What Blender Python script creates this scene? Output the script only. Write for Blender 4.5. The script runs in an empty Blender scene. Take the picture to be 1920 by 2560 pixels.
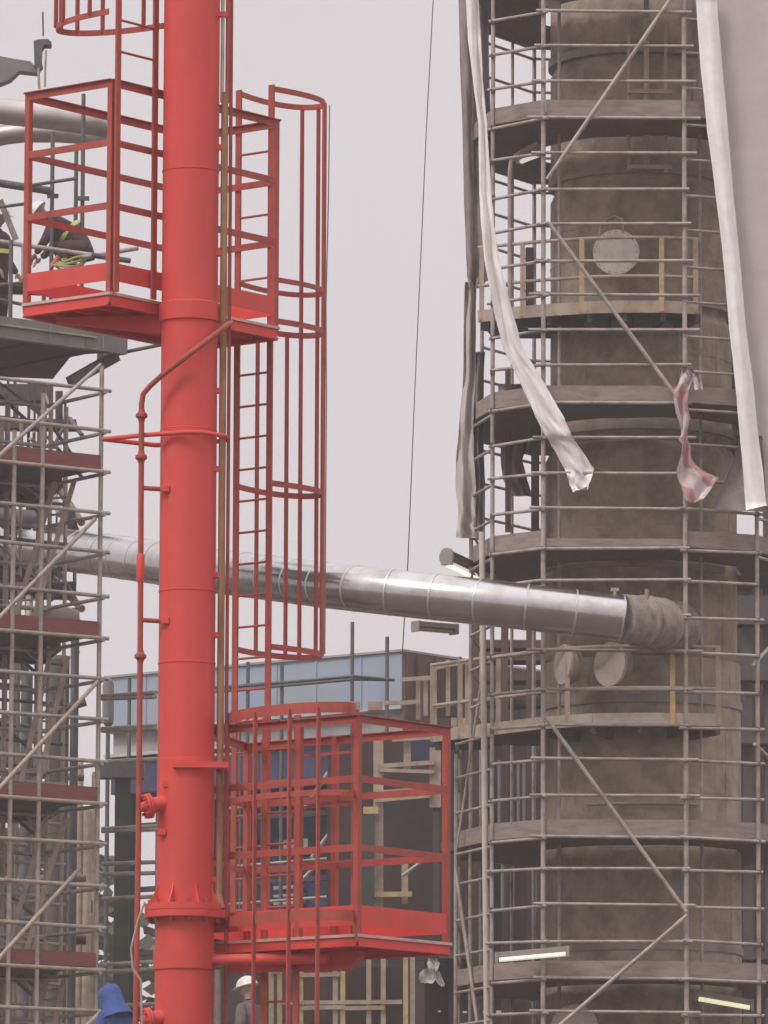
import bpy, math, random
from mathutils import Vector as V, Matrix
random.seed(7)
scene = bpy.context.scene
R = math.radians

# ------------------------------------------------------------------ camera
CAM = V((0, 0, 1.6)); TILT = R(8.0); ROLL = R(0.22); VFOV = R(9.0)
_f = V((0, math.cos(TILT), math.sin(TILT))); _r = V((1, 0, 0)); _u = V((0, -math.sin(TILT), math.cos(TILT)))
_r2 = _r * math.cos(ROLL) + _u * math.sin(ROLL); _u2 = _u * math.cos(ROLL) - _r * math.sin(ROLL)
cam_d = bpy.data.cameras.new('camera'); cam = bpy.data.objects.new('camera', cam_d); scene.collection.objects.link(cam)
cam_d.sensor_fit = 'VERTICAL'; cam_d.sensor_height = 36; cam_d.lens = 18 / math.tan(VFOV / 2)
cam_d.clip_end = 5000; cam_d.clip_start = 0.5
m = Matrix.Identity(4)
for i in range(3):
    m[i][0] = _r2[i]; m[i][1] = _u2[i]; m[i][2] = -_f[i]; m[i][3] = CAM[i]
cam.matrix_world = m
scene.camera = cam
FPX = 1280 / math.tan(VFOV / 2)

# ------------------------------------------------------------------ world: bright overcast
world = bpy.data.worlds.new('World'); scene.world = world; world.use_nodes = True
nt = world.node_tree; nt.nodes.clear()
out = nt.nodes.new('ShaderNodeOutputWorld'); bg = nt.nodes.new('ShaderNodeBackground'); bg.inputs['Strength'].default_value = 0.1
sky = nt.nodes.new('ShaderNodeTexSky'); sky.sky_type = 'NISHITA'; sky.sun_disc = False
sky.sun_elevation = R(48); sky.sun_rotation = R(232); sky.dust_density = 6; sky.air_density = 1.5
hs = nt.nodes.new('ShaderNodeHueSaturation'); hs.inputs['Saturation'].default_value = 0.05; hs.inputs['Value'].default_value = 0.6
tc = nt.nodes.new('ShaderNodeTexCoord'); sx = nt.nodes.new('ShaderNodeSeparateXYZ')
rp = nt.nodes.new('ShaderNodeValToRGB')
rp.color_ramp.elements[0].position = 0.0; rp.color_ramp.elements[0].color = (7.35, 6.75, 6.95, 1)
rp.color_ramp.elements[1].position = 1.0; rp.color_ramp.elements[1].color = (17.0, 16.5, 17.0, 1)
e = rp.color_ramp.elements.new(0.24); e.color = (7.7, 7.15, 7.45, 1)
mx = nt.nodes.new('ShaderNodeMixRGB'); mx.inputs['Fac'].default_value = 0.93
L = nt.links.new
L(tc.outputs['Generated'], sx.inputs[0]); L(sx.outputs['Z'], rp.inputs['Fac'])
L(sky.outputs[0], hs.inputs['Color']); L(hs.outputs[0], mx.inputs[1]); L(rp.outputs[0], mx.inputs[2])
cn = nt.nodes.new('ShaderNodeTexNoise'); cn.inputs['Scale'].default_value = 5; cn.inputs['Detail'].default_value = 4
cm = nt.nodes.new('ShaderNodeMapRange'); cm.inputs['From Min'].default_value = .3; cm.inputs['From Max'].default_value = .7; cm.inputs['To Min'].default_value = .965; cm.inputs['To Max'].default_value = 1.035
vm = nt.nodes.new('ShaderNodeVectorMath'); vm.operation = 'SCALE'
L(tc.outputs['Generated'], cn.inputs['Vector']); L(cn.outputs['Fac'], cm.inputs['Value']); L(cm.outputs[0], vm.inputs['Scale']); L(mx.outputs[0], vm.inputs[0])
L(vm.outputs[0], bg.inputs['Color']); L(bg.outputs[0], out.inputs['Surface'])

# ------------------------------------------------------------------ sun behind cloud
sun_d = bpy.data.lights.new('sun', 'SUN'); sun_d.energy = 1.5; sun_d.angle = R(14); sun_d.color = (1, 0.96, 0.92)
sun = bpy.data.objects.new('sun', sun_d); scene.collection.objects.link(sun)
_sd = V((math.sin(R(232)) * math.cos(R(48)), math.cos(R(232)) * math.cos(R(48)), math.sin(R(48))))
sun.rotation_euler = _sd.to_track_quat('Z', 'Y').to_euler()
scene.view_settings.view_transform = 'Standard'; scene.view_settings.look = 'None'
scene.view_settings.exposure = 0.0; scene.view_settings.gamma = 1.0

# ------------------------------------------------------------------ geometry of the view
def P(x, y, D):
    """world point at depth D (metres along +Y) seen at photo pixel x, y"""
    d = _f + _r2 * ((x - 960) / FPX) + _u2 * ((1280 - y) / FPX)
    return CAM + d * (D / d.y)
def proj(p):
    q = V(p) - CAM; w = q.dot(_f)
    return 960 + FPX * q.dot(_r2) / w, 1280 - FPX * q.dot(_u2) / w
def zpx(y, xw, yw):
    z = 8.0
    for _ in range(4):
        z = P(proj((xw, yw, z))[0], y, yw).z
    return z
GA = V((0.78, -0.625, 0)); GB = V((0.625, 0.78, 0))      # the plant's grid directions

# ------------------------------------------------------------------ materials
def mat(name, col, rough=0.6, metal=0.0, col2=None, scale=6.0, amt=0.5, bump=0.0, bscale=30.0, emit=None, stretch=None, lo=0.42, hi=0.68):
    mt = bpy.data.materials.new(name); mt.use_nodes = True
    t = mt.node_tree; b = t.nodes['Principled BSDF']
    b.inputs['Roughness'].default_value = rough; b.inputs['Metallic'].default_value = metal
    c = (*col, 1)
    co = t.nodes.new('ShaderNodeTexCoord'); mp = t.nodes.new('ShaderNodeMapping')
    if stretch: mp.inputs['Scale'].default_value = stretch
    t.links.new(co.outputs['Object'], mp.inputs[0])
    n = t.nodes.new('ShaderNodeTexNoise'); n.inputs['Scale'].default_value = scale; n.inputs['Detail'].default_value = 6; n.inputs['Roughness'].default_value = 0.65
    t.links.new(mp.outputs[0], n.inputs['Vector'])
    cr = t.nodes.new('ShaderNodeValToRGB')
    c2 = col2 if col2 else tuple(v * 0.6 for v in col)
    cr.color_ramp.elements[0].position = lo; cr.color_ramp.elements[0].color = c
    cr.color_ramp.elements[1].position = hi; cr.color_ramp.elements[1].color = (*[col[i] * (1 - amt) + c2[i] * amt for i in range(3)], 1)
    t.links.new(n.outputs['Fac'], cr.inputs[0]); t.links.new(cr.outputs[0], b.inputs['Base Color'])
    if bump:
        n2 = t.nodes.new('ShaderNodeTexNoise'); n2.inputs['Scale'].default_value = bscale; n2.inputs['Detail'].default_value = 4
        bp = t.nodes.new('ShaderNodeBump'); bp.inputs['Strength'].default_value = bump; bp.inputs['Distance'].default_value = 0.03
        t.links.new(mp.outputs[0], n2.inputs['Vector']); t.links.new(n2.outputs['Fac'], bp.inputs['Height']); t.links.new(bp.outputs[0], b.inputs['Normal'])
    if emit:
        b.inputs['Emission Color'].default_value = (*emit[0], 1); b.inputs['Emission Strength'].default_value = emit[1]
    return mt
M = {}
M['red'] = mat('red_paint', (0.68, 0.06, 0.046), 0.58, col2=(0.5, 0.055, 0.04), scale=3.0, amt=0.75, bump=0.2, bscale=9, stretch=(1, 1, .35), lo=.45, hi=.8)
M['red_shaded'] = mat('weathered_shaded_red_paint', (0.42, 0.066, 0.046), 0.65, col2=(0.27, 0.055, 0.03), scale=7, amt=0.8)  # mottled red, darkened in colour for thin members backlit by the sky
M['rust_pipe'] = mat('rusty_ochre_steel', (0.36, 0.19, 0.09), 0.85, col2=(0.2, 0.075, 0.04), scale=9, amt=0.9, stretch=(1, 1, .25))
M['galv'] = mat('weathered_galvanised_steel', (0.43, 0.37, 0.325), 0.55, 0.2, col2=(0.21, 0.155, 0.125), scale=5, amt=0.8)
M['nosing'] = mat('pale_pinkish_edge', (0.62, 0.42, 0.38), 0.5, col2=(0.5, 0.25, 0.22), scale=8, amt=.7)  # pale pinkish tone for the platform floor edges
M['galv_dark'] = mat('dark_weathered_steel', (0.13, 0.12, 0.12), 0.6, 0.2, col2=(0.07, 0.06, 0.06), scale=5, amt=0.7)
M['tan_tube'] = mat('tan_dusty_steel', (0.45, 0.36, 0.29), 0.7, 0.0, col2=(0.26, 0.19, 0.15), scale=5, amt=0.8)
M['toe_grey'] = mat('weathered_scaffold_board', (0.32, 0.245, 0.21), 0.85, col2=(0.18, 0.13, 0.11), scale=4, amt=0.8, stretch=(1, 1, 5), bump=0.2)
M['toe_red'] = mat('red_brown_scaffold_board', (0.25, 0.075, 0.062), 0.8, col2=(0.17, 0.055, 0.05), scale=4, amt=0.8, stretch=(1, 1, 5))
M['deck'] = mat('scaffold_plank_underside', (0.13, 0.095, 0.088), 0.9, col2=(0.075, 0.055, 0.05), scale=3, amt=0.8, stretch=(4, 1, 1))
M['vessel'] = mat('dusty_insulation_jacket', (0.4, 0.315, 0.23), 0.9, col2=(0.17, 0.13, 0.095), scale=2.6, amt=0.8, stretch=(1, 1, .85), bump=0.6, bscale=11, lo=.4, hi=.66)
M['vessel_ring'] = mat('dull_jacket_band', (0.3, 0.26, 0.235), 0.7, 0.1, col2=(0.17, 0.14, 0.12), scale=4, amt=0.8)
M['lid'] = mat('pale_primed_steel', (0.72, 0.66, 0.6), 0.6, col2=(0.5, 0.45, 0.4), scale=7, amt=0.6)
M['lid_mid'] = mat('grey_primed_cover', (0.54, 0.47, 0.42), 0.75, col2=(0.4, 0.34, 0.29), scale=6, amt=0.7)
M['pale_pipe'] = mat('pale_new_pipe', (0.6, 0.53, 0.47), 0.6, col2=(0.45, 0.37, 0.32), scale=4, amt=.7)
M['lid_dull'] = mat('dull_primed_steel', (0.33, 0.285, 0.25), 0.75, col2=(0.24, 0.2, 0.18), scale=5, amt=0.6)
M['cream'] = mat('dirty_cream_paint', (0.5, 0.405, 0.31), 0.7, col2=(0.33, 0.22, 0.15), scale=5, amt=0.8)
M['yellow'] = mat('faded_yellow_paint', (0.62, 0.44, 0.2), 0.65, col2=(0.42, 0.27, 0.13), scale=6, amt=0.8)
M['tarp_white'] = mat('white_tarpaulin', (0.92, 0.89, 0.86), 0.5, col2=(0.76, 0.72, 0.68), scale=2.5, amt=0.7, bump=0.4, bscale=6)
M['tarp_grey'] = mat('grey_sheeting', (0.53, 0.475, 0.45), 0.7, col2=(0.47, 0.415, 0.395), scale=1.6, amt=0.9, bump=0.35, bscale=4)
M['tarp_dull'] = mat('dirty_shaded_grey_sheeting', (0.3, 0.25, 0.24), 0.8, col2=(0.16, 0.125, 0.12), scale=2.5, amt=0.9, bump=0.5, bscale=5)  # darker copy of the grey sheeting, with shade put into its colour
M['clad'] = mat('aluminium_cladding', (0.56, 0.545, 0.54), 0.2, 0.95, col2=(0.38, 0.345, 0.33), scale=2.5, amt=0.8, bump=0.08, bscale=4)
M['clad_band'] = mat('dull_cladding_strap', (0.6, 0.59, 0.58), 0.4, 0.6, amt=0.4)
M['lagging'] = mat('dusty_pipe_lagging', (0.32, 0.27, 0.225), 0.95, col2=(0.17, 0.135, 0.11), scale=6, amt=0.9, bump=0.7, bscale=10)
M['dull_silver'] = mat('dull_silver_cladding', (0.55, 0.5, 0.48), 0.38, 0.75, col2=(0.42, 0.37, 0.35), scale=3, amt=0.7, bump=0.05, bscale=4)
M['grey_steel'] = mat('grey_painted_steel', (0.22, 0.205, 0.195), 0.7, col2=(0.15, 0.135, 0.13), scale=3, amt=0.8)
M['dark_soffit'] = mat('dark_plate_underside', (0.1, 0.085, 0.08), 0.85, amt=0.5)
M['blue_clad'] = mat('pale_blue_sheet_metal', (0.33, 0.4, 0.5), 0.55, 0.15, col2=(0.4, 0.39, 0.38), scale=1.3, amt=0.8, bump=0.15, bscale=3)
M['grey_wall'] = mat('pale_grey_sheet', (0.4, 0.37, 0.36), 0.7, col2=(0.25, 0.22, 0.21), scale=2, amt=0.8)
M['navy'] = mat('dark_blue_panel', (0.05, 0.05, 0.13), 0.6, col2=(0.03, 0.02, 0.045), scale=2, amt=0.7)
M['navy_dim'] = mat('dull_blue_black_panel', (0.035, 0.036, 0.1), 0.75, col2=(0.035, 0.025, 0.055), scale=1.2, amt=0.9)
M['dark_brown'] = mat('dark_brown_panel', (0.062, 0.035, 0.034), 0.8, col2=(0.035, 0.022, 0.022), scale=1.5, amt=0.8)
M['rust_panel'] = mat('rusty_brown_cladding', (0.13, 0.072, 0.055), 0.85, col2=(0.07, 0.042, 0.036), scale=3, amt=0.9, stretch=(2, 2, .3))
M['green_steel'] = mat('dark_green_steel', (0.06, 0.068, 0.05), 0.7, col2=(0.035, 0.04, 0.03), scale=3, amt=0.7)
M['concrete'] = mat('stained_concrete', (0.15, 0.135, 0.115), 0.95, col2=(0.085, 0.075, 0.065), scale=2, amt=0.9, stretch=(1, 1, .4), bump=.3)
M['rust_wall'] = mat('stained_tan_cladding', (0.36, 0.24, 0.165), 0.9, col2=(0.12, 0.078, 0.058), scale=2.2, amt=1.0, stretch=(3, 3, .3), lo=.35, hi=.62)
M['black'] = mat('black_cable_jacket', (0.02, 0.02, 0.022), 0.6, amt=0.3)
M['rope'] = mat('grey_wire_rope', (0.22, 0.2, 0.2), 0.7, amt=0.4)
M['lamp'] = mat('lit_fluorescent_tube', (0.9, 0.9, 0.8), 0.4, amt=0.0, emit=((1.0, 0.93, 0.76), .55))
M['lamp_bright'] = mat('bright_lit_tube', (0.9, 0.9, 0.8), 0.4, amt=0.0, emit=((1.0, 0.96, 0.85), .9))
M['lamp_green'] = mat('lit_greenish_fluorescent_tube', (0.9, 0.95, 0.8), 0.4, amt=0.0, emit=((0.92, 1.0, 0.6), .6))
M['hivis'] = mat('yellow_reflective_cloth', (0.72, 0.7, 0.22), 0.6, amt=0.2)
M['hose_yellow'] = mat('dirty_yellow_hose', (0.42, 0.36, 0.12), 0.6, amt=.7)
M['work_cloth'] = mat('dark_maroon_work_cloth', (0.09, 0.04, 0.042), 0.9, col2=(0.05, 0.026, 0.03), amt=.8, bump=.4)
M['grey_cloth'] = mat('grey_brown_work_cloth', (0.16, 0.12, 0.11), 0.9, amt=.6, bump=.4)
M['blue_cloth'] = mat('blue_work_cloth', (0.045, 0.085, 0.27), 0.9, col2=(0.03, 0.055, 0.17), scale=8, amt=.8, bump=.5)
M['skin'] = mat('skin', (0.4, 0.23, 0.17), 0.6, amt=.2)
M['helmet'] = mat('white_helmet_plastic', (0.72, 0.68, 0.64), 0.35, amt=0.2)
M['orange'] = mat('orange_red_plastic', (0.55, 0.14, 0.05), .6, amt=.3)
M['white_cloth'] = mat('white_plastic_film', (0.6, 0.57, 0.53), 0.5, amt=.5, scale=9)
M['ground'] = mat('wet_dark_earth', (0.12, 0.085, 0.065), 0.95, col2=(0.07, 0.052, 0.042), scale=.5, amt=.8)
M['leaf'] = mat('far_tree_leaves', (0.085, 0.085, 0.045), 0.9, col2=(0.17, 0.16, 0.06), scale=.8, amt=.9)
M['bark'] = mat('bark', (0.09, 0.07, 0.055), .9, amt=.5)
def tape_mat():
    mt = bpy.data.materials.new('red_white_barrier_film'); mt.use_nodes = True
    t = mt.node_tree; b = t.nodes['Principled BSDF']; b.inputs['Roughness'].default_value = 0.35
    co = t.nodes.new('ShaderNodeTexCoord'); w = t.nodes.new('ShaderNodeTexWave'); w.bands_direction = 'DIAGONAL'
    w.inputs['Scale'].default_value = 1.1; w.inputs['Distortion'].default_value = 2.5; w.inputs['Detail'].default_value = 2
    cr = t.nodes.new('ShaderNodeValToRGB'); cr.color_ramp.elements[0].position = .42; cr.color_ramp.elements[1].position = .58
    cr.color_ramp.elements[0].color = (0.46, 0.24, 0.235, 1); cr.color_ramp.elements[1].color = (0.62, 0.51, 0.5, 1)
    t.links.new(co.outputs['Object'], w.inputs['Vector']); t.links.new(w.outputs['Fac'], cr.inputs[0]); t.links.new(cr.outputs[0], b.inputs['Base Color'])
    return mt
M['tape'] = tape_mat()

# ------------------------------------------------------------------ mesh builder
def frame(d):
    d = d.normalized(); h = V((0, 0, 1)) if abs(d.z) < 0.95 else V((0, 1, 0))
    x = d.cross(h).normalized(); y = x.cross(d).normalized()
    return x, y
class MB:
    def __init__(s): s.v = []; s.f = []; s.sm = []
    def face(s, idx, smooth=False): s.f.append(tuple(idx)); s.sm.append(smooth)
    def add(s, pts): i = len(s.v); s.v += [V(p) for p in pts]; return i
    def path(s, pts, r, n=8, closed=False, cap=True):
        pts = [V(p) for p in pts]; k = len(pts); rings = []
        rr = r if isinstance(r, (list, tuple)) else [r] * k
        px = None
        for i, p in enumerate(pts):
            if closed: d = (pts[(i + 1) % k] - pts[i - 1])
            elif i == 0: d = pts[1] - pts[0]
            elif i == k - 1: d = pts[-1] - pts[-2]
            else: d = (pts[i + 1] - p).normalized() + (p - pts[i - 1]).normalized()
            d.normalize()
            if px is None: x, y = frame(d)
            else:
                x = px - d * px.dot(d)
                if x.length < 1e-5: x, y = frame(d)
                else: x.normalize(); y = x.cross(d)
            px = x
            rings.append(s.add([p + (x * math.cos(2 * math.pi * j / n) + y * math.sin(2 * math.pi * j / n)) * rr[i] for j in range(n)]))
        for i in range(k if closed else k - 1):
            a, b = rings[i], rings[(i + 1) % k]
            for j in range(n): s.face((a + j, a + (j + 1) % n, b + (j + 1) % n, b + j), True)
        if cap and not closed:
            for rg, rev in ((rings[0], 1), (rings[-1], 0)):
                c0 = s.add([s.v[rg + j] for j in range(n)]); f_ = [c0 + j for j in range(n)]; s.face(f_[::-1] if rev else f_)
        return s
    def tube(s, p, q, r, n=8): return s.path([p, q], r, n)
    def bar(s, p, q, w, h, up=V((0, 0, 1))):
        """rectangular bar from p to q; h along up, w across"""
        p = V(p); q = V(q); d = (q - p).normalized(); x = d.cross(up)
        if x.length < 1e-4: x = d.cross(V((0, 1, 0)))
        x.normalize(); y = x.cross(d).normalized()
        c = [(-w / 2, -h / 2), (w / 2, -h / 2), (w / 2, h / 2), (-w / 2, h / 2)]
        a = s.add([p + x * i + y * j for i, j in c]); b = s.add([q + x * i + y * j for i, j in c])
        for j in range(4): s.face((a + j, a + (j + 1) % 4, b + (j + 1) % 4, b + j))
        s.face((a + 3, a + 2, a + 1, a)); s.face((b, b + 1, b + 2, b + 3)); return s
    def box(s, c, sx, sy, sz, ax=V((1, 0, 0)), ay=V((0, 1, 0)), az=V((0, 0, 1))):
        c = V(c); pts = [c + ax * (i * sx / 2) + ay * (j * sy / 2) + az * (k * sz / 2) for k in (-1, 1) for j in (-1, 1) for i in (-1, 1)]
        a = s.add(pts)
        for q in ((0, 2, 3, 1), (4, 5, 7, 6), (0, 1, 5, 4), (2, 6, 7, 3), (0, 4, 6, 2), (1, 3, 7, 5)): s.face([a + i for i in q])
        return s
    def prism(s, poly, ext):
        poly = [V(p) for p in poly]; n = len(poly); ext = V(ext)
        a = s.add(poly); b = s.add([p + ext for p in poly])
        s.face([a + i for i in range(n)][::-1]); s.face([b + i for i in range(n)])
        for i in range(n): s.face((a + i, a + (i + 1) % n, b + (i + 1) % n, b + i))
        return s
    def ringprism(s, outer, inner, h):
        n = len(outer); up = V((0, 0, h))
        a = s.add(outer); b = s.add(inner); c = s.add([V(p) + up for p in outer]); d = s.add([V(p) + up for p in inner])
        for i in range(n):
            j = (i + 1) % n
            s.face((a + i, b + i, b + j, a + j)); s.face((c + i, c + j, d + j, d + i)); s.face((a + i, a + j, c + j, c + i)); s.face((b + i, d + i, d + j, b + j))
        return s
    def lathe(s, prof, c, axis=V((0, 0, 1)), n=40, caps=True, smooth=True):
        c = V(c); x, y = frame(axis); rings = []; pr_ = [prof[0]]
        for i in range(1, len(prof)):
            pr_.append(prof[i])
            if i < len(prof) - 1:
                a1 = math.atan2(prof[i][1] - prof[i - 1][1], prof[i][0] - prof[i - 1][0]); a2 = math.atan2(prof[i + 1][1] - prof[i][1], prof[i + 1][0] - prof[i][0])
                dd = abs(a1 - a2) % (2 * math.pi); dd = min(dd, 2 * math.pi - dd)
                if dd > .45: pr_.append(prof[i])
        prof = pr_
        for r, h in prof:
            rings.append(s.add([c + axis * h + (x * math.cos(2 * math.pi * j / n) + y * math.sin(2 * math.pi * j / n)) * r for j in range(n)]))
        for i in range(len(rings) - 1):
            a, b = rings[i], rings[i + 1]
            if prof[i] == prof[i + 1]: continue
            flat = abs(prof[i][1] - prof[i + 1][1]) < 1e-4
            for j in range(n): s.face((a + j, a + (j + 1) % n, b + (j + 1) % n, b + j), smooth and not flat)
        if caps:
            for rg, rev in ((rings[0], 1), (rings[-1], 0)):
                c0 = s.add([s.v[rg + j] for j in range(n)]); f_ = [c0 + j for j in range(n)]; s.face(f_[::-1] if rev else f_)
        return s
    def sheet(s, rows, t=0.006):
        """rows: list of equal-length point lists; a cloth with a real thickness"""
        nr = len(rows); nc = len(rows[0]); G = [[V(p) for p in r] for r in rows]
        def nrm(i, j):
            du = G[i][min(j + 1, nc - 1)] - G[i][max(j - 1, 0)]; dv = G[min(i + 1, nr - 1)][j] - G[max(i - 1, 0)][j]
            k = du.cross(dv); return k.normalized() if k.length > 1e-9 else V((0, -1, 0))
        a = s.add([G[i][j] + nrm(i, j) * t / 2 for i in range(nr) for j in range(nc)])
        b = s.add([G[i][j] - nrm(i, j) * t / 2 for i in range(nr) for j in range(nc)])
        I = lambda i, j: i * nc + j
        for i in range(nr - 1):
            for j in range(nc - 1):
                s.face((a + I(i, j), a + I(i + 1, j), a + I(i + 1, j + 1), a + I(i, j + 1)), True)
                s.face((b + I(i, j), b + I(i, j + 1), b + I(i + 1, j + 1), b + I(i + 1, j)), True)
        edge = [(0, j) for j in range(nc)] + [(i, nc - 1) for i in range(1, nr)] + [(nr - 1, j) for j in range(nc - 2, -1, -1)] + [(i, 0) for i in range(nr - 2, 0, -1)]
        for k in range(len(edge)):
            p, q = I(*edge[k]), I(*edge[(k + 1) % len(edge)]); s.face((a + p, b + p, b + q, a + q))
        return s
    def build(s, name, material, parent=None, **tags):
        if parent is not None:
            root = parent
            while root.parent: root = root.parent
            o0 = V(root.location)
        else:
            zs = min(p.z for p in s.v); o0 = V((sum(p.x for p in s.v) / len(s.v), sum(p.y for p in s.v) / len(s.v), zs))
        me = bpy.data.meshes.new(name); me.from_pydata([p - o0 for p in s.v], [], s.f); me.update()
        me.polygons.foreach_set('use_smooth', s.sm)
        me.materials.append(M[material] if isinstance(material, str) else material)
        o = bpy.data.objects.new(name, me); scene.collection.objects.link(o)
        if parent is not None: o.parent = parent
        else: o.location = o0
        for k, v in tags.items(): o[k] = v
        return o
def thing(name, label, cat, loc, group=None):
    o = bpy.data.objects.new(name, None); scene.collection.objects.link(o); o.location = V(loc); o.empty_display_size = .2
    o['label'] = label; o['category'] = cat
    if group: o['group'] = group
    return o
def T(p, q, r, name, mt, parent, n=8, **tags): return MB().tube(p, q, r, n).build(name, mt, parent, **tags)
def lerp(a, b, t): return a + (b - a) * t

# ------------------------------------------------------------------ ground
g = MB(); g.box((0, 100, -0.25), 900, 900, 0.5); o = g.build('ground', 'ground'); o['kind'] = 'structure'

# ================================================================== THE RED TOWER
DM = 54.0
_m = P(470, 1280, DM); MX, MY = _m.x, _m.y
def TP(a, s, z=0.0): return V((MX, MY, z)) + GA * a + GB * s
def TX(x, dep, z=0.0): return V((MX + x, MY + dep, z))
def tz(y, a=0.0, s=0.0): q = TP(a, s); return zpx(y, q.x, q.y)
def txz(y, x=0.0, dep=0.0): return zpx(y, MX + x, MY + dep)
tower = thing('monitor_tower', 'bright red steel tower of one thick tube with railed platforms and caged ladders', 'tower', (MX, MY, 0))
r0 = 0.237
zf0, zf1 = txz(2296), txz(2262)
prof = [(.35, 0), (.35, .04), (r0 + .012, .04), (r0 + .012, zf0 - .004)]
mast = MB().lathe([(.4, 0), (.4, .04), (r0 + .008, .04), (r0 + .008, txz(2425)), (r0 + .022, txz(2425)), (r0 + .022, txz(2376)), (r0 + .008, txz(2376)), (r0 + .008, zf0)], (MX, MY, 0), n=56)
mast.lathe([(r0 + .003, zf1), (r0 + .003, txz(1900)), (r0, txz(1899)), (r0, txz(1078)), (r0 + .004, txz(1077)), (r0, txz(1075)), (r0, txz(808)), (r0 + .02, txz(806)), (r0 + .02, txz(762)), (r0, txz(759)), (r0, txz(-1400))], (MX, MY, 0), n=56)
mast_o = mast.build('mast', 'red', tower)
zm = (zf0 + zf1) / 2
fl = MB().lathe([(.18, zf0), (.335, zf0), (.335, zm - .003), (.33, zm), (.335, zm + .003), (.335, zf1), (.18, zf1)], (MX, MY, 0), n=48).build('flange', 'red', tower)
for k in range(12):
    an = 2 * math.pi * (k + .3) / 12; c = V((MX + .29 * math.cos(an), MY + .29 * math.sin(an), 0))
    MB().lathe([(.02, zf0 - .04), (.02, zf1 + .035)], c, n=6, smooth=False).build('bolt', 'red_shaded', fl)
for k in range(8):
    an = 2 * math.pi * (k + .5) / 8; d = V((math.cos(an), math.sin(an), 0)); t = V((-d.y, d.x, 0)) * .012
    b = V((MX, MY, 0)) - t / 2
    MB().prism([b + d * r0 + V((0, 0, zf1)), b + d * .325 + V((0, 0, zf1)), b + d * .27 + V((0, 0, zf1 + .09)), b + d * r0 + V((0, 0, zf1 + .17))], t).build('gusset', 'red', fl)

def platform(corners, ys, ref, toes, posts, bracket, open_sides=(), rail_sides=None):
    """corners in grid coordinates; ys: photo rows of top rail, mid rails, toe top, toe bottom, floor edge, beam foot at the corner ref"""
    Z = [tz(y, *ref) for y in ys]
    ztop, zm1, zm2, zt1, zt0, zfl, zb = Z
    n = len(corners)
    fl = MB().prism([TP(*c, zfl - .03) for c in corners], (0, 0, .03)).build('platform', 'red', tower)
    # perimeter channel below the floor sheet
    cen = sum((V((*c, 0)) for c in corners), V()) / n
    for i in range(n):
        a, b = V((*corners[i], 0)), V((*corners[(i + 1) % n], 0)); inn = (cen - a).normalized() * .03
        pa, pb = TP(a.x, a.y), TP(b.x, b.y); d = (pb - pa).normalized()
        mb = MB(); off = .002 if i % 2 else 0
        mb.bar(pa + V((0, 0, (zfl - .032 + zb) / 2)) + d * .012, pb + V((0, 0, (zfl - .032 + zb) / 2)) - d * .012, .012, zfl - .032 - zb)
        mb.bar(pa + V((0, 0, zb - .006)) + d * .02, pb + V((0, 0, zb - .006)) - d * .02, .06 - off, .012)
        mb.build('edge_channel', 'red', fl)
        MB().bar(pa + V((0, 0, zfl - .014)) - inn * .5 + d * (.01 if i % 2 else -.012), pb + V((0, 0, zfl - .014)) - inn * .5 - d * (.01 if i % 2 else -.012), .014, .024).build('nosing', 'nosing', fl)
        if i in toes:
            MB().bar(pa + V((0, 0, (zt0 + zt1) / 2)), pb + V((0, 0, (zt0 + zt1) / 2)), .008, zt1 - zt0).build('toe_plate', 'red', fl)
        if rail_sides is None or i in rail_sides:
            for k, z in enumerate((ztop, zm1, zm2)):
                if k == 0:
                    mb = MB().bar(pa + V((0, 0, z)), pb + V((0, 0, z)), .06, .008)
                    mb.bar(pa + V((0, 0, z - .034)), pb + V((0, 0, z - .034)), .008, .058)
                else:
                    mb = MB().bar(pa + V((0, 0, z)), pb + V((0, 0, z)), .012, .058)
                mb.build('rail', 'red_shaded', fl)
    for i in range(1, 4):
        t = i / 4; pa = TP(corners[0][0] * (1 - t) + corners[1][0] * t, corners[0][1] * (1 - t) + corners[1][1] * t); pb = TP(corners[3][0] * (1 - t) + corners[2][0] * t, corners[3][1] * (1 - t) + corners[2][1] * t)
        zz = (zfl - .036 + zb) / 2; MB().bar(pa.lerp(pb, .03) + V((0, 0, zz)), pa.lerp(pb, .97) + V((0, 0, zz)), .04, zfl - .04 - zb).build('joist', 'red', fl)
    for (a, s) in posts:
        MB().bar(TP(a, s, zb + .02), TP(a, s, ztop - .004), .05, .05, GA).build('post', 'red_shaded', fl)
    br = MB()
    for (p, q, y0, y1, th) in bracket:
        A0, B0 = TP(*p), TP(*q); d = (B0 - A0).normalized(); side = V((-d.y, d.x, 0)) * th
        zl0, zl1 = tz(y0, *p), tz(y1, *q)
        br.prism([A0 - side / 2 + V((0, 0, zb - .013)), B0 - side / 2 + V((0, 0, zb - .013)), B0 - side / 2 - d * .0 + V((0, 0, zb - .05)), B0 - side / 2 - d * .12 + V((0, 0, zl1)), A0 - side / 2 + V((0, 0, zl0))], side)
    br.build('bracket', 'red', fl)
    return fl, Z
upc = [(-1.25, -.7), (-.28, -.7), (-.28, 1.5), (-1.25, 1.5)]
up, UZ = platform(upc, (198, 355, 513, 655, 700, 729, 760), (-.28, -.7), (0, 1, 2, 3),
                  [(-1.23, -.68), (-.3, -.68), (-.3, .55), (-.3, 1.48), (-1.23, 1.48), (-1.23, .4)],
                  [((-.2, .02), (-1.05, -.5), 838, 812, .1), ((-.2, .3), (-.75, .9), 838, 815, .08)])
loc = [(1.62, .28), (1.62, 1.5), (-.6, 1.5), (-.12, .28)]
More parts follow.
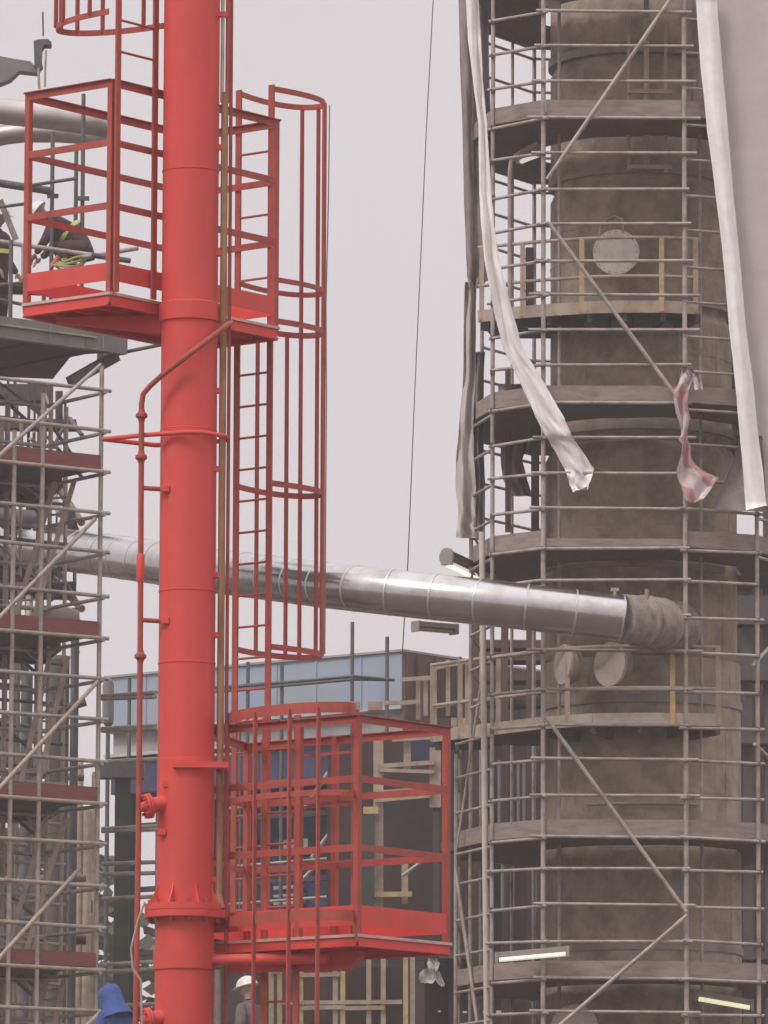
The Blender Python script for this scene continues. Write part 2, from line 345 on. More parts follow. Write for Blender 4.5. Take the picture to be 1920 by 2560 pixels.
lp, LZ = platform(loc, (1787, 1946, 2118, 2262, 2312, 2334, 2362), (1.62, .28), (0, 1, 2, 3),
                  [(1.6, .3), (1.6, 1.48), (.4, 1.48), (-.57, 1.48), (.98, .3)],
                  [((.2, .36), (1.3, .75), 2432, 2424, .12)])

def ladder(base0, base1, z0, z1, rung_z, hoops, bars, hoop_shape, name_label):
    """two stringers at plan points, rungs, hoops as plan polylines, vertical cage bars"""
    mb = MB(); d = (base1 - base0).normalized(); nrm = V((-d.y, d.x, 0))
    for b in (base0, base1): mb.bar(b + V((0, 0, z0)), b + V((0, 0, z1)), .02, .058, d)
    lo = mb.build('ladder', 'red_shaded', tower); lo['label'] = name_label
    for z in rung_z: T(base0 + V((0, 0, z)), base1 + V((0, 0, z)), .011, 'rung', 'red_shaded', lo, 6)
    for z, h in hoops:
        mb = MB(); pts = hoop_shape
        n = len(pts); a = mb.add([p + V((0, 0, z - h / 2)) for p in pts]); b = mb.add([p + V((0, 0, z + h / 2)) for p in pts])
        cen = (pts[0] + pts[-1]) / 2
        ins = [p + (cen - p).normalized() * .012 for p in pts]
        c = mb.add([p + V((0, 0, z - h / 2)) for p in ins]); e2 = mb.add([p + V((0, 0, z + h / 2)) for p in ins])
        for i in range(n - 1):
            mb.face((a + i, a + i + 1, b + i + 1, b + i)); mb.face((c + i, e2 + i, e2 + i + 1, c + i + 1))
            mb.face((a + i, c + i, c + i + 1, a + i + 1)); mb.face((b + i, b + i + 1, e2 + i + 1, e2 + i))
        for i in (0, n - 1): mb.face((a + i, b + i, e2 + i, c + i))
        mb.build('cage_hoop', 'red_shaded', lo)
    for p, za, zb in bars:
        MB().bar(p + V((0, 0, za)), p + V((0, 0, zb)), .042, .014, GA).build('cage_bar', 'red_shaded', lo)
    return lo
def half(c, ra, rs, da, ds, n=25, a0=0, a1=180):
    return [c + da * (ra * math.cos(R(a0 + (a1 - a0) * i / (n - 1)))) + ds * (rs * math.sin(R(a0 + (a1 - a0) * i / (n - 1)))) for i in range(n)]
# upper ladder, going up out of the picture
c = TP(-.26, -.42)
hs_ = half(c, .36, .85, GB, -GA)
z75 = zpx(62, *(c - GA * .4).xy)
top = z75 + 2.2
b0, b1 = TP(-.24, -.67), TP(-.24, -.19)
hb = [hs_[i] for i in (2, 6, 9, 12, 15, 18, 22)]
ladder(b0, b1, UZ[5], top, [zpx(128 - 79 * k, *b0.xy) for k in range(6)], [(z75, .05), (z75 + 1.35, .05)], [(p, z75, top - .3) for p in hb], hs_, 'top ladder of the tower in an open round cage')
# middle ladder between the platforms
b0, b1 = TP(-.75, 1.52), TP(-.38, 1.52)
c = TP(-.565, 1.52); hs_ = [c + GA * (math.cos(R(i * 7.5)) * (.185 + .17 * math.sin(R(i * 7.5)))) + GB * (.87 * math.sin(R(i * 7.5))) for i in range(25)]
pr = c + GB * .75
HZ = [zpx(y, *pr.xy) for y in (262, 732, 834, 1236, 1640)]
hb = [hs_[i] for i in (8, 10, 12, 15, 17, 21)]
bars = [(p, HZ[4], HZ[0] if i < 4 else HZ[2]) for i, p in enumerate(hb)]
ladder(b0, b1, LZ[5], HZ[0] + .03, [zpx(930 + 79 * k, *b1.xy) for k in range(-7, 18)], [(HZ[0], .05), (HZ[1], .045), (HZ[2], .05), (HZ[3], .05), (HZ[4], .05)], bars, hs_, 'middle ladder of the tower beside its rusty pipe')
# lower ladder and its wide cage in front of the lower platform
Lp, Rp = TX(.345, .05), TX(1.42, -.72)
mid = (Lp + Rp) / 2; hw = (Rp - Lp) / 2
hs_ = [mid + hw * math.cos(R(i * 7.5)) + V((0, -.42, 0)) * math.sin(R(i * 7.5)) for i in range(25)]
HZ = [zpx(y, *hs_[12].xy) for y in (1772, 1985, 2290)]
def atx(x):
    return min((hs_[i].lerp(hs_[i + 1], t / 8) for i in range(24) for t in range(8)), key=lambda p: abs(proj((p.x, p.y, HZ[1]))[0] - x))
zlow = HZ[2] - 2.6
bars = [(atx(x), zlow, HZ[0]) for x in (566, 636, 722, 796)] + [(hs_[0], HZ[2], HZ[0])]
q0, q1 = Lp.lerp(Rp, .3), Lp.lerp(Rp, .36)
q0, q1 = TX(.66, .1), TX(.93, -.1)
ladder(q0, q1, zlow, HZ[0] + .02, [zpx(y, *q1.xy) for y in range(1870, 2600, 79)], [(HZ[0], .09), (HZ[1], .05), (HZ[2], .09), (HZ[2] - 1.4, .06)], bars, hs_, 'lowest ladder of the tower inside a wide cage')
gate = MB()
for y in (1880, 1948, 2010, 2152): 
    pa, pb = TX(.93, -.2), TX(1.40, -.55); z = zpx(y, *pb.xy); gate.bar(pa + V((0, 0, z)), pb + V((0, 0, z)), .02, .022)
for p in (TX(.93, -.2), TX(1.40, -.55)): gate.bar(p + V((0, 0, LZ[5])), p + V((0, 0, LZ[0])), .04, .03)
gate.build('gate_frame', 'red_shaded', tower)
# cage support arm from the mast collar
z = txz(2398, .6, -.2)
MB().tube(TX(.15, -.05, z), TX(1.19, -.35, z + .0), .048, 16).build('support_arm', 'red', tower)
# strap round the mast that holds the ladder and the rusty pipe
z = txz(1912, .0, -.24)
MB().box(TX(.13, -.245, z), .46, .06, .05).box(TX(.3, -.11, z), .1, .21, .048).build('strap', 'red', tower)
# water riser
riser = MB().path([P(578, 806, 54.02), P(565, 815, 53.85), P(480, 880, 53.66), P(405, 938, 53.72), P(375, 965, 53.78), P(358, 985, 53.82), P(354, 1010, 53.83), P(350, 1700, 53.83), P(346, 2100, 53.83), P(338, 2640, 53.83)], .024, 12).build('water_riser', 'red_shaded', tower)
for x, y in ((354, 1039), (353, 1143), (351, 1641)):
    c = P(x, y, 53.83); MB().lathe([(.026, -.05), (.03, -.03), (.05, -.012), (.05, .012), (.03, .03), (.026, .05)], c, n=14).build('coupling', 'red_shaded', riser)
c = P(351, 1420, 53.83); MB().lathe([(.026, -.12), (.034, -.1), (.034, .1), (.026, .12)], c, n=14).build('sleeve', 'red', riser)
for y in (1220, 1550): T(P(354, y, 53.84), P(405, y + 3, 53.86), .02, 'standoff', 'red_shaded', riser, 10)
# outlets with blank flanges on the left of the mast
for y in (2010, 2545):
    c = P(400, y, 53.86); ax = V((-.93, -.3, -.2)).normalized()
    ov = MB().lathe([(.065, -.1), (.065, .08), (.105, .08), (.105, .1)], c, ax, 24).lathe([(.105, .105), (.105, .126), (.045, .13), (.04, .165), (.02, .17)], c, ax, 24).build('outlet', 'red', tower)
    x_, y_ = frame(ax)
    for k in range(8):
        p = c + ax * .08 + (x_ * math.cos(k * math.pi / 4) + y_ * math.sin(k * math.pi / 4)) * .085
        MB().lathe([(.014, -.01), (.014, .07)], p, ax, 6, smooth=False).build('bolt', 'red_shaded', ov)
for y in (430, 1480, 1660):
    z = txz(y); MB().lathe([(r0 - .01, z - .012), (r0 + .005, z - .006), (r0 + .005, z + .006), (r0 - .01, z + .012)], (MX, MY, 0), n=56, caps=False).build('weld_seam', 'red', mast_o)
for x, y in ((412, 1222), (412, 1552), (405, 2080), (418, 1960)):
    MB().box(P(x, y, 53.83), .07, .06, .05).build('weld_pad', 'red', mast_o)
# triangular guide frame
fr = [TX(-.72, .1, txz(1098, -.72, .1)), TX(-.35, -.15, 0), TX(-.02, -.3, 0), TX(.1, -.3, 0), TX(.3, -.12, 0), TX(.33, .1, 0)]
zg = fr[0].z
fr = [V((p.x, p.y, zg)) for p in fr]
MB().path(fr, .02, 8).path([fr[0], V((MX - .3, MY + .42, zg)), V((MX + .1, MY + .35, zg)), V((MX + .33, MY + .1, zg))], .02, 8).build('guide_frame', 'red', tower)
# rusty service pipe along the right of the mast
rp_ = MB().path([TX(.285, -.06, txz(235, .285)), TX(.285, -.06, txz(1500, .285)), TX(.285, -.06, txz(2180, .285)), TX(.28, -.08, txz(2235, .28)), TX(.31, -.12, txz(2275, .3))], .03, 14).build('service_pipe', 'rust_pipe', tower, label='rusty ochre pipe clipped to the side of the mast')
T(TX(.262, -.06, txz(-300)), TX(.262, -.06, txz(260)), .016, 'conduit', 'cream', tower, 8)
T(TX(.305, -.04, txz(-300)), TX(.305, -.04, txz(260)), .018, 'conduit', 'red_shaded', tower, 8)
MB().bar(TX(.335, .0, txz(2300)), TX(.335, .0, txz(-200)), .03, .03).build('angle_rail', 'red_shaded', tower)
for y in (40, 372, 637, 980, 1175, 1440, 1590, 2200):
    MB().box(TX(.245, -.06, txz(y, .24)), .12, .05, .045).build('pipe_clip', 'red', rp_)
T(TX(.27, -.04, txz(2700)), TX(.27, -.04, txz(2425)), .035, 'drain_pipe', 'galv', tower, 12)
# thin loose conduit hanging off the foot of the riser
o = MB().path([P(362, 2255, 53.5), P(345, 2300, 53.5), P(328, 2370, 53.5), P(331, 2420, 53.5), P(352, 2450, 53.5), P(356, 2600, 53.5)], .009, 8).build('loose_cable', 'tan_tube', label='thin tan cable looping beside the foot of the red riser pipe', category='cable')
# fall-arrest rope of the middle ladder
o = MB().path([P(824, 262, 55.6), P(821, 500, 55.55), P(815, 760, 55.5), P(816, 1000, 55.5), P(812, 1635, 55.5)], .0055, 6).build('safety_rope', 'rope', label='thin dark rope hanging straight down the outside of the middle ladder cage', category='rope')

# ================================================================== THE COLUMN AND ITS SCAFFOLD
VC = P(1603, 1280, 80.2); VX, VY = VC.x, VC.y; VR = 1.13
def vz(y): return zpx(y, VX, VY - VR)
col = thing('process_column', 'tall dusty brown insulated process column standing inside pipe scaffolding', 'column', (VX, VY, 0))
prof = [(VR + .1, 0), (VR + .1, vz(1640))]
for ya, yb in ((1640, 1100), (1090, 770), (762, 445), (437, 130), (122, -250), (-258, -700)):
    za, zb = vz(ya), vz(yb); rr = VR + (.06 if ya > 1200 else 0)
    prof += [(rr - .06, za), (rr, za + .1), (rr, zb - .12), (rr - .06, zb)]
MB().lathe(prof, (VX, VY, 0), n=64).build('shell', 'vessel', col)
for y, h, dr in ((130, .1, .03), (432, .1, .03), (757, .1, .04), (1072, .1, .06), (1757, .1, .12), (2375, .09, .12)):
    z = vz(y); MB().lathe([(VR - .08, z), (VR + dr, z), (VR + dr, z + h), (VR - .08, z + h)], (VX, VY, 0), n=64, caps=False).build('support_ring', 'vessel_ring', col)
z = vz(1411); th = [R(a) for a in range(200, 322, 6)]
MB().path([V((VX + (VR + .13) * math.cos(a), VY + (VR + .13) * math.sin(a), z - .03 * math.cos(a * 1.0))) for a in th], .05, 10).build('ring_pipe', 'vessel_ring', col)
th2 = [R(a) for a in range(238, 304, 6)]
MB().path([V((VX + (VR + .2) * math.cos(a), VY + (VR + .2) * math.sin(a), vz(2012))) for a in th2], .022, 8).build('bracket_tube', 'vessel_ring', col)
# horizontal joints of the jacket
for y in (250, 310, 560, 640, 880, 1230, 1310, 1900, 1980, 2180, 2300, 2500):
    z = vz(y); rr = VR + (.1 if y > 1640 else .06 if y > 1100 else 0); MB().lathe([(rr - .02, z), (rr + .006, z + .002), (rr + .006, z + .022), (rr - .02, z + .024)], (VX, VY, 0), n=64, caps=False).build('jacket_seam', 'vessel', col)
for ya, yb in ((2900, 2460), (2440, 2100), (2080, 1780), (1740, 1650), (1620, 1420), (1360, 1110), (1080, 780), (740, 455), (420, 140), (110, -240)):
    za, zb = vz(ya), vz(yb); rr = VR + (.1 if ya > 1640 else .06 if ya > 1200 else 0)
    for k in range(5):
        an = R(200 + 33 * k + random.uniform(-9, 9)); d = V((math.cos(an), math.sin(an), 0)); b = V((VX, VY, 0)) + d * (rr + .001)
        MB().bar(b + V((0, 0, za + .1)), b + V((0, 0, zb - .12)), .03, .006, d).build('lap_joint', 'vessel_ring' if k % 3 == 0 else 'vessel', col)
# manways
def manway(x, y, r, mt, yaw, D, bolts=True, depth=.32):
    c = P(x, y, D); ax = V((math.sin(yaw), -math.cos(yaw), 0))
    mo = MB().lathe([(r * .78, -depth), (r * .78, -.06), (r, -.06), (r, 0)], c, ax, 36).build('manway', 'vessel', col)
    lid = MB().lathe([(r * 1.0, .004), (r * 1.0, .04), (r * .97, .05), (.0015, .055)], c, ax, 36).build('lid', mt, mo)
    x_, y_ = frame(ax)
    if bolts:
        for k in range(20):
            an = k * math.pi / 10; MB().lathe([(.008, .045), (.008, .062)], c + (x_ * math.cos(an) + y_ * math.sin(an)) * r * .9, ax, 6).build('bolt', 'grey_steel', lid)
    return c, mo
c, mo = manway(1541, 632, .285, 'lid', R(-8), 78.75)
MB().path([P(1498, 592, 78.72), P(1502, 565, 78.72), P(1515, 548, 78.72), P(1538, 541, 78.72), P(1555, 548, 78.7), P(1558, 580, 78.68)], .016, 8).build('davit_arm', 'galv', mo)
manway(1530, 1662, .275, 'lid_mid', R(-48), 78.45, bolts=False, depth=.16)
manway(1414, 1662, .25, 'lid_mid', R(-68), 78.7, bolts=False, depth=.15)
manway(1437, 2572, .29, 'lid_mid', R(-8), 78.4)
# two large cable/instrument posts up the front of the column
for x, ya, yb in ((1616, -40, 420), (1572, 40, 425), (1664, 60, 430)):
    T(P(x, yb, 78.85), P(x, ya, 78.85), .022 if x != 1616 else .032, 'instrument_pipe', 'cream', col, 10)
for y in (228, 416): MB().bar(P(1570, y, 78.8), P(1680, y + 2, 78.8), .05, .05).build('pipe_support', 'cream', col)
# permanent platforms with cream edges and yellow handrails
def perm(pts, ytop_ref, rails, posts, D0, rail_ext):
    W = [P(x, 1280, D0 + d) for x, d in pts]; zref = zpx(ytop_ref, W[len(W) // 2].x, W[len(W) // 2].y)
    front = [V((w.x, w.y, zref)) for w in W]
    back = [V((front[-1].x - .1, VY + .3, zref)), V((front[0].x + .2, VY + .3, zref))]
    pf = MB().prism([p - V((0, 0, .05)) for p in front + back], (0, 0, .03)).build('platform', 'dark_soffit', col)
    mb = MB()
    for i in range(len(front) - 1): mb.bar(front[i] - V((0, 0, .02)), front[i + 1] - V((0, 0, .02)), .03, .15)
    mb.build('edge_plate', 'cream', pf)
    mb = MB()
    for i in range(len(front)):
        inn = V((VX, VY, zref)); d = (inn - front[i]).normalized()
        mb.bar(front[i] + d * .05 - V((0, 0, .13)), front[i] + d * .75 - V((0, 0, .13)), .06, .12)
    mb.build('bracket', 'dark_soffit', pf)
    for h in rails: MB().path([p + V((0, 0, h)) for p in front], .022, 8).build('handrail', 'cream', pf)
    for t, mt in posts:
        i = int(t); p = front[i].lerp(front[min(i + 1, len(front) - 1)], t - i)
        MB().bar(p - V((0, 0, .08)), p + V((0, 0, max(rails))), .06, .05).build('post', mt, pf)
perm([(1195, .75), (1280, .5), (1367, .28), (1470, .08), (1562, 0), (1660, 0), (1750, .1)], 765, (.36, .84), ((0.1, 'cream'), (1.3, 'cream'), (2.85, 'yellow'), (4.95, 'yellow'), (5.9, 'cream')), 78.3, 0)
perm([(1080, 2.1), (1210, 1.35), (1356, .5), (1481, .1), (1600, 0), (1715, 0), (1798, .12)], 1795, (.36, .87), ((.02, 'cream'), (.55, 'cream'), (1.0, 'cream'), (1.25, 'cream'), (2.5, 'cream'), (4.7, 'yellow'), (5.95, 'cream')), 78.25, 0)

# --- scaffold around the column
D0 = 77.6
UP = [(1358, 0), (1231, .55), (1178, 1.6), (1204, 3.4), (1335, 4.5), (1590, 4.7), (1830, 4.5), (1985, 3.2), (1990, 1.4), (1892, .35), (1713, 0)]
UPW = [P(x, 1280, D0 + d) for x, d in UP]
LOWP = list(UP); LOWP[2] = (1142, 1.7); LOWP[3] = (1150, 3.4)
LWW = [P(x, 1280, D0 + d) for x, d in LOWP]
sc = thing('pipe_scaffold', 'weathered grey pipe scaffold wrapped round the tall brown process column', 'scaffold', (VX, VY, 0))
def sz(y): return zpx(y, UPW[0].x, UPW[0].y)
ztop = sz(-260)
rt = .026
for i, w in enumerate(UPW):
    T((w.x, w.y, 0), (w.x, w.y, ztop if i != 2 else ztop), rt * (1.1 if i in (0, 10) else 1), 'standard', 'galv', sc, 10)
zmid = sz(1200)
for i in (2, 3): w = LWW[i]; T((w.x, w.y, 0), (w.x, w.y, sz(1850 if i == 2 else 1560)), rt, 'standard', 'galv', sc, 10)
for x, d in ((1280, 4.0), (1398, 1.2), (1752, 1.05), (1665, 4.6), (1460, 4.65)):
    w = P(x, 1280, D0 + d); T((w.x, w.y, 0), (w.x, w.y, ztop), rt * .8, 'standard', 'galv', sc, 8)
LEV = [-140, -55, 33, 118, 206, 298, 385, 475, 561, 654, 741, 827, 914, 1010, 1096, 1186, 1275, 1372, 1451, 1540, 1630, 1725, 1815, 1901, 1991, 2096, 2173, 2265, 2355, 2449, 2533]
rest = MB()
def out(a, b, z, e=.12):
    a = V((a.x, a.y, z)); b = V((b.x, b.y, z)); d = (b - a).normalized(); return a - d * e, b + d * e
for k, y in enumerate(LEV):
    z = sz(y); W = UPW if y < 1780 else LWW
    for i in range(11):
        a, b = W[i], W[(i + 1) % 11]
        if i == 10 or (i == 0) or (i == 9 and y > 1200):
            j = random.uniform(-.025, .025); p, q = out(a, b, z + .01 * (i % 3), random.uniform(.04, .2) if i == 10 else random.uniform(.02, .09)); q.z += j * (1 if i != 10 else .7)
            nrm = V((0, -.05, 0)); T(p + nrm, q + nrm, .0205, 'ledger', 'galv', sc, 8)
        else:
            if i in (1, 2) and y < 1000: continue
            if (i in (3, 4, 5, 6, 7, 8) and y > 1400) or (k % 2 and i in (5, 6)): continue
            p, q = out(a, b, z - .06 + .01 * (i % 3), .0); rest.tube(p, q, .019, 6)
rest.build('ledger', 'galv', sc, kind='stuff')
for (x0, y0, x1, y1) in ((1695, -30, 1368, 448), (1374, 560, 1690, 990), (1366, 1794, 1716, 2280), (1718, 2288, 1392, 2570)):
    T(P(x0, y0, D0 - .09), P(x1, y1, D0 - .09), .026, 'brace', 'galv', sc, 8)
T(P(1140, 2180, D0 + 1.4), P(1200, 2600, D0 + 1.0), .026, 'brace', 'galv', sc, 8)
T(P(1205, 1690, D0 + 1.2), P(1142, 2120, D0 + 1.4), .015, 'brace', 'galv', sc, 8)
T(P(1960, 1580, D0 + 1), P(1880, 1665, D0 + .3), .024, 'brace', 'galv', sc, 8)
T(P(1886, 1860, D0 + .3), P(1960, 1930, D0 + 1), .024, 'brace', 'galv', sc, 8)
# decks and toe boards
inn_r = VR + .22
for y, W in ((-62, UPW), (293, UPW), (1008, UPW), (1370, UPW), (2094, LWW), (2447, LWW)):
    z = sz(y) + .03
    cx, cy = VX, VY
    outer = [V((cx + (w.x - cx) * .985, cy + (w.y - cy) * .985, z)) for w in W]
    inner = []
    for p in outer:
        d = V((p.x - cx, p.y - cy, 0)).normalized(); inner.append(V((cx, cy, z)) + d * inn_r)
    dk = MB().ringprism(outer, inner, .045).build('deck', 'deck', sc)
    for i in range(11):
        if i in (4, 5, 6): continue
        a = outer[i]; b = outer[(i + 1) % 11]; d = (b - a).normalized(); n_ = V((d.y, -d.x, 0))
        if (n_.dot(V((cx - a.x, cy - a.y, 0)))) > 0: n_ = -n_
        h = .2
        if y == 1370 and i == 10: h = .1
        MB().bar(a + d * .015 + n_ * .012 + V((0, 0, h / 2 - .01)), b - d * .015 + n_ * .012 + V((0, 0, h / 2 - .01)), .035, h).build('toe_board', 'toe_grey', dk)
# couplers on the front standards
cp = MB()
for y in LEV:
    for w in (UPW[0], UPW[10], UPW[1]) + ((UPW[9],) if y > 1250 else ()):
        cp.box((w.x, w.y - .025, sz(y)), .058, .08, .048)
cp.build('coupler', 'galv_dark', sc, kind='stuff')

# pale loose standpipe leaning against the scaffold
T(P(1205, 1330, D0 + .75), P(1217, 2620, D0 + .75), .04, 'standpipe', 'tan_tube', None, 12).update({'label': 'pale straight standpipe running down the left side of the column scaffold', 'category': 'pipe'}) if False else None
o = MB().tube(P(1205, 1330, D0 + .72), P(1218, 2640, D0 + .72), .038, 12).build('standpipe', 'pale_pipe', label='pale upright pipe running down the left side of the column scaffold', category='pipe')
o = MB().path([P(1275, 860, D0 + .9), P(1275, 430, D0 + .9), P(1278, 405, D0 + .9), P(1290, 388, D0 + .9), P(1320, 370, D0 + .9), P(1345, 358, D0 + .9)], .03, 10).build('bent_pipe', 'galv', label='grey pipe bent over at its top among the scaffold tubes', category='pipe')
# brown vertical duct columns inside the left of the scaffold
for i, (x, ya, yb, w, d) in enumerate(((1324, 620, 775, .1, 2.2), (1270, 920, 1330, .07, 2.6), (1338, 960, 1345, .1, 2.3))):
    MB().bar(P(x, yb, D0 + d), P(x, ya, D0 + d), w, w).build('steel_post', 'rust_panel', label=('short rusty brown post above the upper cream platform edge', 'thin brown post between the two middle scaffold decks', 'wide brown post beside the fluttering dark sheet in the scaffold')[i], category='post', group='brown posts inside the scaffold')

# ------------------------------------------------------------------ sheets and tarpaulins
def cloth(rows, D, name, mt, label, wav=.05, nx=9, fold=3.0, steps=4, t=.006, bulge=0.0, seed=0, drift=None):
    rnd = random.Random(seed); out_ = []
    ph = rnd.uniform(0, 6)
    full = []
    for i in range(len(rows) - 1):
        for k in range(steps):
            t_ = k / steps; full.append([lerp(rows[i][j], rows[i + 1][j], t_) for j in range(len(rows[0]))])
    full.append(list(rows[-1]))
    for ri, row in enumerate(full):
        y, xl, xr = row[:3]; dd = D + (row[3] if len(row) > 3 else 0); yr = row[4] if len(row) > 4 else 0
        line = []
        for j in range(nx):
            u = j / (nx - 1)
            w = math.sin(u * fold * math.pi * 2 + ph + ri * .11) * wav + math.sin(u * fold * 5.1 + ri * .37 + ph) * wav * .4 + math.sin(u * 23 + math.sin(ri * .8 + ph) * 2.2) * wav * .3 + math.sin(u * 9 - ri * .9 + ph) * wav * .3 - bulge * math.sin(u * math.pi)
            line.append(P(lerp(xl, xr, u) + rnd.uniform(-.6, .6), y + yr * u + rnd.uniform(-1, 1), dd + w))
        out_.append(line)
    return MB().sheet(out_, t).build(name, mt, label=label, category='tarpaulin')
cloth([(-40, 1146, 1222), (150, 1150, 1222), (300, 1156, 1226), (480, 1160, 1232), (600, 1164, 1236), (690, 1168, 1222), (720, 1172, 1205)], D0 + 1.55, 'tarpaulin', 'tarp_dull', 'dirty grey sheet, coloured darker for shade, hung flat along the upper left edge of the scaffold', .09, 11, 2.2, seed=1)
cloth([(705, 1162, 1190), (800, 1160, 1190), (950, 1158, 1188), (1050, 1149, 1183), (1140, 1141, 1184), (1220, 1139, 1190), (1280, 1147, 1188), (1315, 1142, 1190), (1345, 1140, 1204)], D0 + 1.5, 'tarpaulin', 'tarp_grey', 'pale grey cloth hanging in a curl at the lower left of the scaffold', .07, 11, 1.6, seed=2)
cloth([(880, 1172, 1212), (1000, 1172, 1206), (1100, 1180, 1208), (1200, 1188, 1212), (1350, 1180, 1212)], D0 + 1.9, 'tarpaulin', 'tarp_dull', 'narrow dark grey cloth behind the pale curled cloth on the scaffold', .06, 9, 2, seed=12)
cloth([(-40, 1162, 1192, .0), (100, 1170, 1202, .0), (200, 1183, 1207, 0), (310, 1196, 1217, 0), (480, 1199, 1228, 0), (560, 1203, 1235, 0), (650, 1211, 1248, 0), (776, 1235, 1280, 0), (870, 1258, 1306, 0), (960, 1302, 1362, 0), (1044, 1340, 1410, 0), (1088, 1364, 1430, 0, 6), (1100, 1372, 1436, .1, 4), (1125, 1386, 1453, .12), (1172, 1411, 1484, .14), (1190, 1418, 1481, .12), (1212, 1425, 1472, .12, 4), (1230, 1433, 1468, .1, -14)], D0 - .2, 'tarpaulin', 'tarp_white', 'long white strip of sheet twisting down across the left of the scaffold', .04, 17, 1.3, seed=3)
cloth([(-40, 1737, 1788), (170, 1752, 1806), (330, 1769, 1820), (490, 1790, 1834), (650, 1809, 1850), (815, 1823, 1864), (963, 1839, 1883), (1093, 1850, 1896), (1180, 1858, 1908), (1276, 1865, 1916, 0, -12)], D0 - .07, 'tarpaulin', 'tarp_white', 'long white rolled sheet edge hanging beside the big grey sheet', .02, 11, .6, bulge=.08, seed=4)
cloth([(-60, 1770, 2120), (150, 1788, 2120), (330, 1802, 2120), (490, 1818, 2120), (650, 1832, 2120), (815, 1846, 2130), (963, 1862, 2130), (1093, 1876, 2130), (1180, 1890, 2130), (1266, 1905, 2130)], D0 + .06, 'tarpaulin', 'tarp_grey', 'big grey dust sheet covering the upper right of the scaffold', .011, 21, 1.7, seed=5)
cloth([(1090, 1852, 1905), (1150, 1832, 1910), (1210, 1808, 1912), (1274, 1783, 1915, 0, 6)], D0 + .05, 'tarpaulin', 'tarp_dull', 'small grey corner of sheeting below the white rolled sheet edge', .04, 9, 1.0, seed=6)
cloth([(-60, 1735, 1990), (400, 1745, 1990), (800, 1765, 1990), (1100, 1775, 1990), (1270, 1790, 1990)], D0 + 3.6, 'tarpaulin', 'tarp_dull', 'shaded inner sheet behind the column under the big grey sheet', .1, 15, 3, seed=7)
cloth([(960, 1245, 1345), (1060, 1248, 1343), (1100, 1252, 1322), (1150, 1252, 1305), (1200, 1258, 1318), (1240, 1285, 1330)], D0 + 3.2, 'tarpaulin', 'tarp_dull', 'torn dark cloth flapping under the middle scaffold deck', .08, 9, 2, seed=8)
def ribbon(rows, D, seed):
    rnd = random.Random(seed); G = []
    for i, (y, xl, xr) in enumerate(rows):
        G.append([P(lerp(xl, xr, j / 6), y + rnd.uniform(-3, 3), D + .05 * math.sin(j * 1.4 + i * .9)) for j in range(7)])
    return G
o = MB().sheet(ribbon([(925, 1706, 1730), (940, 1700, 1742), (960, 1696, 1726), (978, 1684, 1722), (1003, 1685, 1718), (1030, 1690, 1722), (1048, 1696, 1727), (1066, 1702, 1720), (1084, 1703, 1716), (1098, 1696, 1718), (1112, 1706, 1726), (1140, 1703, 1727), (1160, 1697, 1738), (1180, 1692, 1762), (1192, 1693, 1798), (1205, 1698, 1788), (1225, 1706, 1776), (1245, 1712, 1760), (1257, 1720, 1738)], D0 - .2, 3), .004)
o.sheet(ribbon([(932, 1722, 1740), (945, 1726, 1750), (960, 1732, 1755), (974, 1736, 1757)], D0 - .22, 5), .004)
o.build('barrier_tape', 'tape', label='torn red and white barrier tape knotted to a scaffold standard', category='tape')

# ------------------------------------------------------------------ clad pipe into the column
pl = [(1725, 1578, 79.6), (1700, 1570, 78.4), (1640, 1560, 77.35), (1558, 1546, 77.0), (1423, 1530, 76.95), (1250, 1510, 77.0), (960, 1479, 77.5), (814, 1463, 78.2), (560, 1430, 80), (271, 1389, 83), (-250, 1318, 87)]
pp = [P(*q) for q in pl]
cp_ = thing('clad_pipe', 'long silver clad pipe sloping across from the left scaffold to the column', 'pipe', (pp[6].x, pp[6].y, 0))
PE = 3
cpipe = MB().path(pp[PE:], .278, 48).build('cladding', 'clad', cp_)
MB().path([pp[3].lerp(pp[4], .04), pp[3].lerp(pp[2], .3), pp[3].lerp(pp[2], .45)], [.29, .3, .27], 28).path([pp[3].lerp(pp[2], .3), pp[3].lerp(pp[2], .6), pp[2], pp[2].lerp(pp[1], .5), pp[1], pp[0]], [.25, .3, .29, .285, .26, .25], 28).build('lagging', 'lagging', cp_)
for a_, b_, t in ((3, 2, .55), (3, 2, .72), (2, 1, .1), (2, 1, .75)):
    c = pp[a_].lerp(pp[b_], t); ax = (pp[b_] - pp[a_]).normalized(); MB().lathe([(.28, -.02), (.325, 0), (.325, .03), (.28, .05)], c, ax, 28).build('flange', 'lagging', cp_)
c = P(1617, 1500, 77.1); T(c + V((0, 0, -.1)), c + V((0, 0, .13)), .022, 'valve_stem', 'lid_dull', cp_, 8)
c = P(1537, 1478, 76.95); MB().box(c + V((0, 0, .02)), .1, .04, .04).box(c + V((0, 0, -.04)), .035, .035, .1).build('valve_handle', 'lid_dull', cp_)
tot = 0; nxt = .02
for i in range(PE, len(pp) - 1):
    seg = pp[i + 1] - pp[i]; Ls = seg.length; ax = seg.normalized()
    while nxt < tot + Ls:
        c = pp[i] + ax * (nxt - tot); MB().lathe([(.272, -.013), (.2815, -.01), (.2815, .01), (.272, .013)], c, ax, 48, caps=False).build('strap', 'clad_band', cp_)
        nxt += .57
    tot += Ls

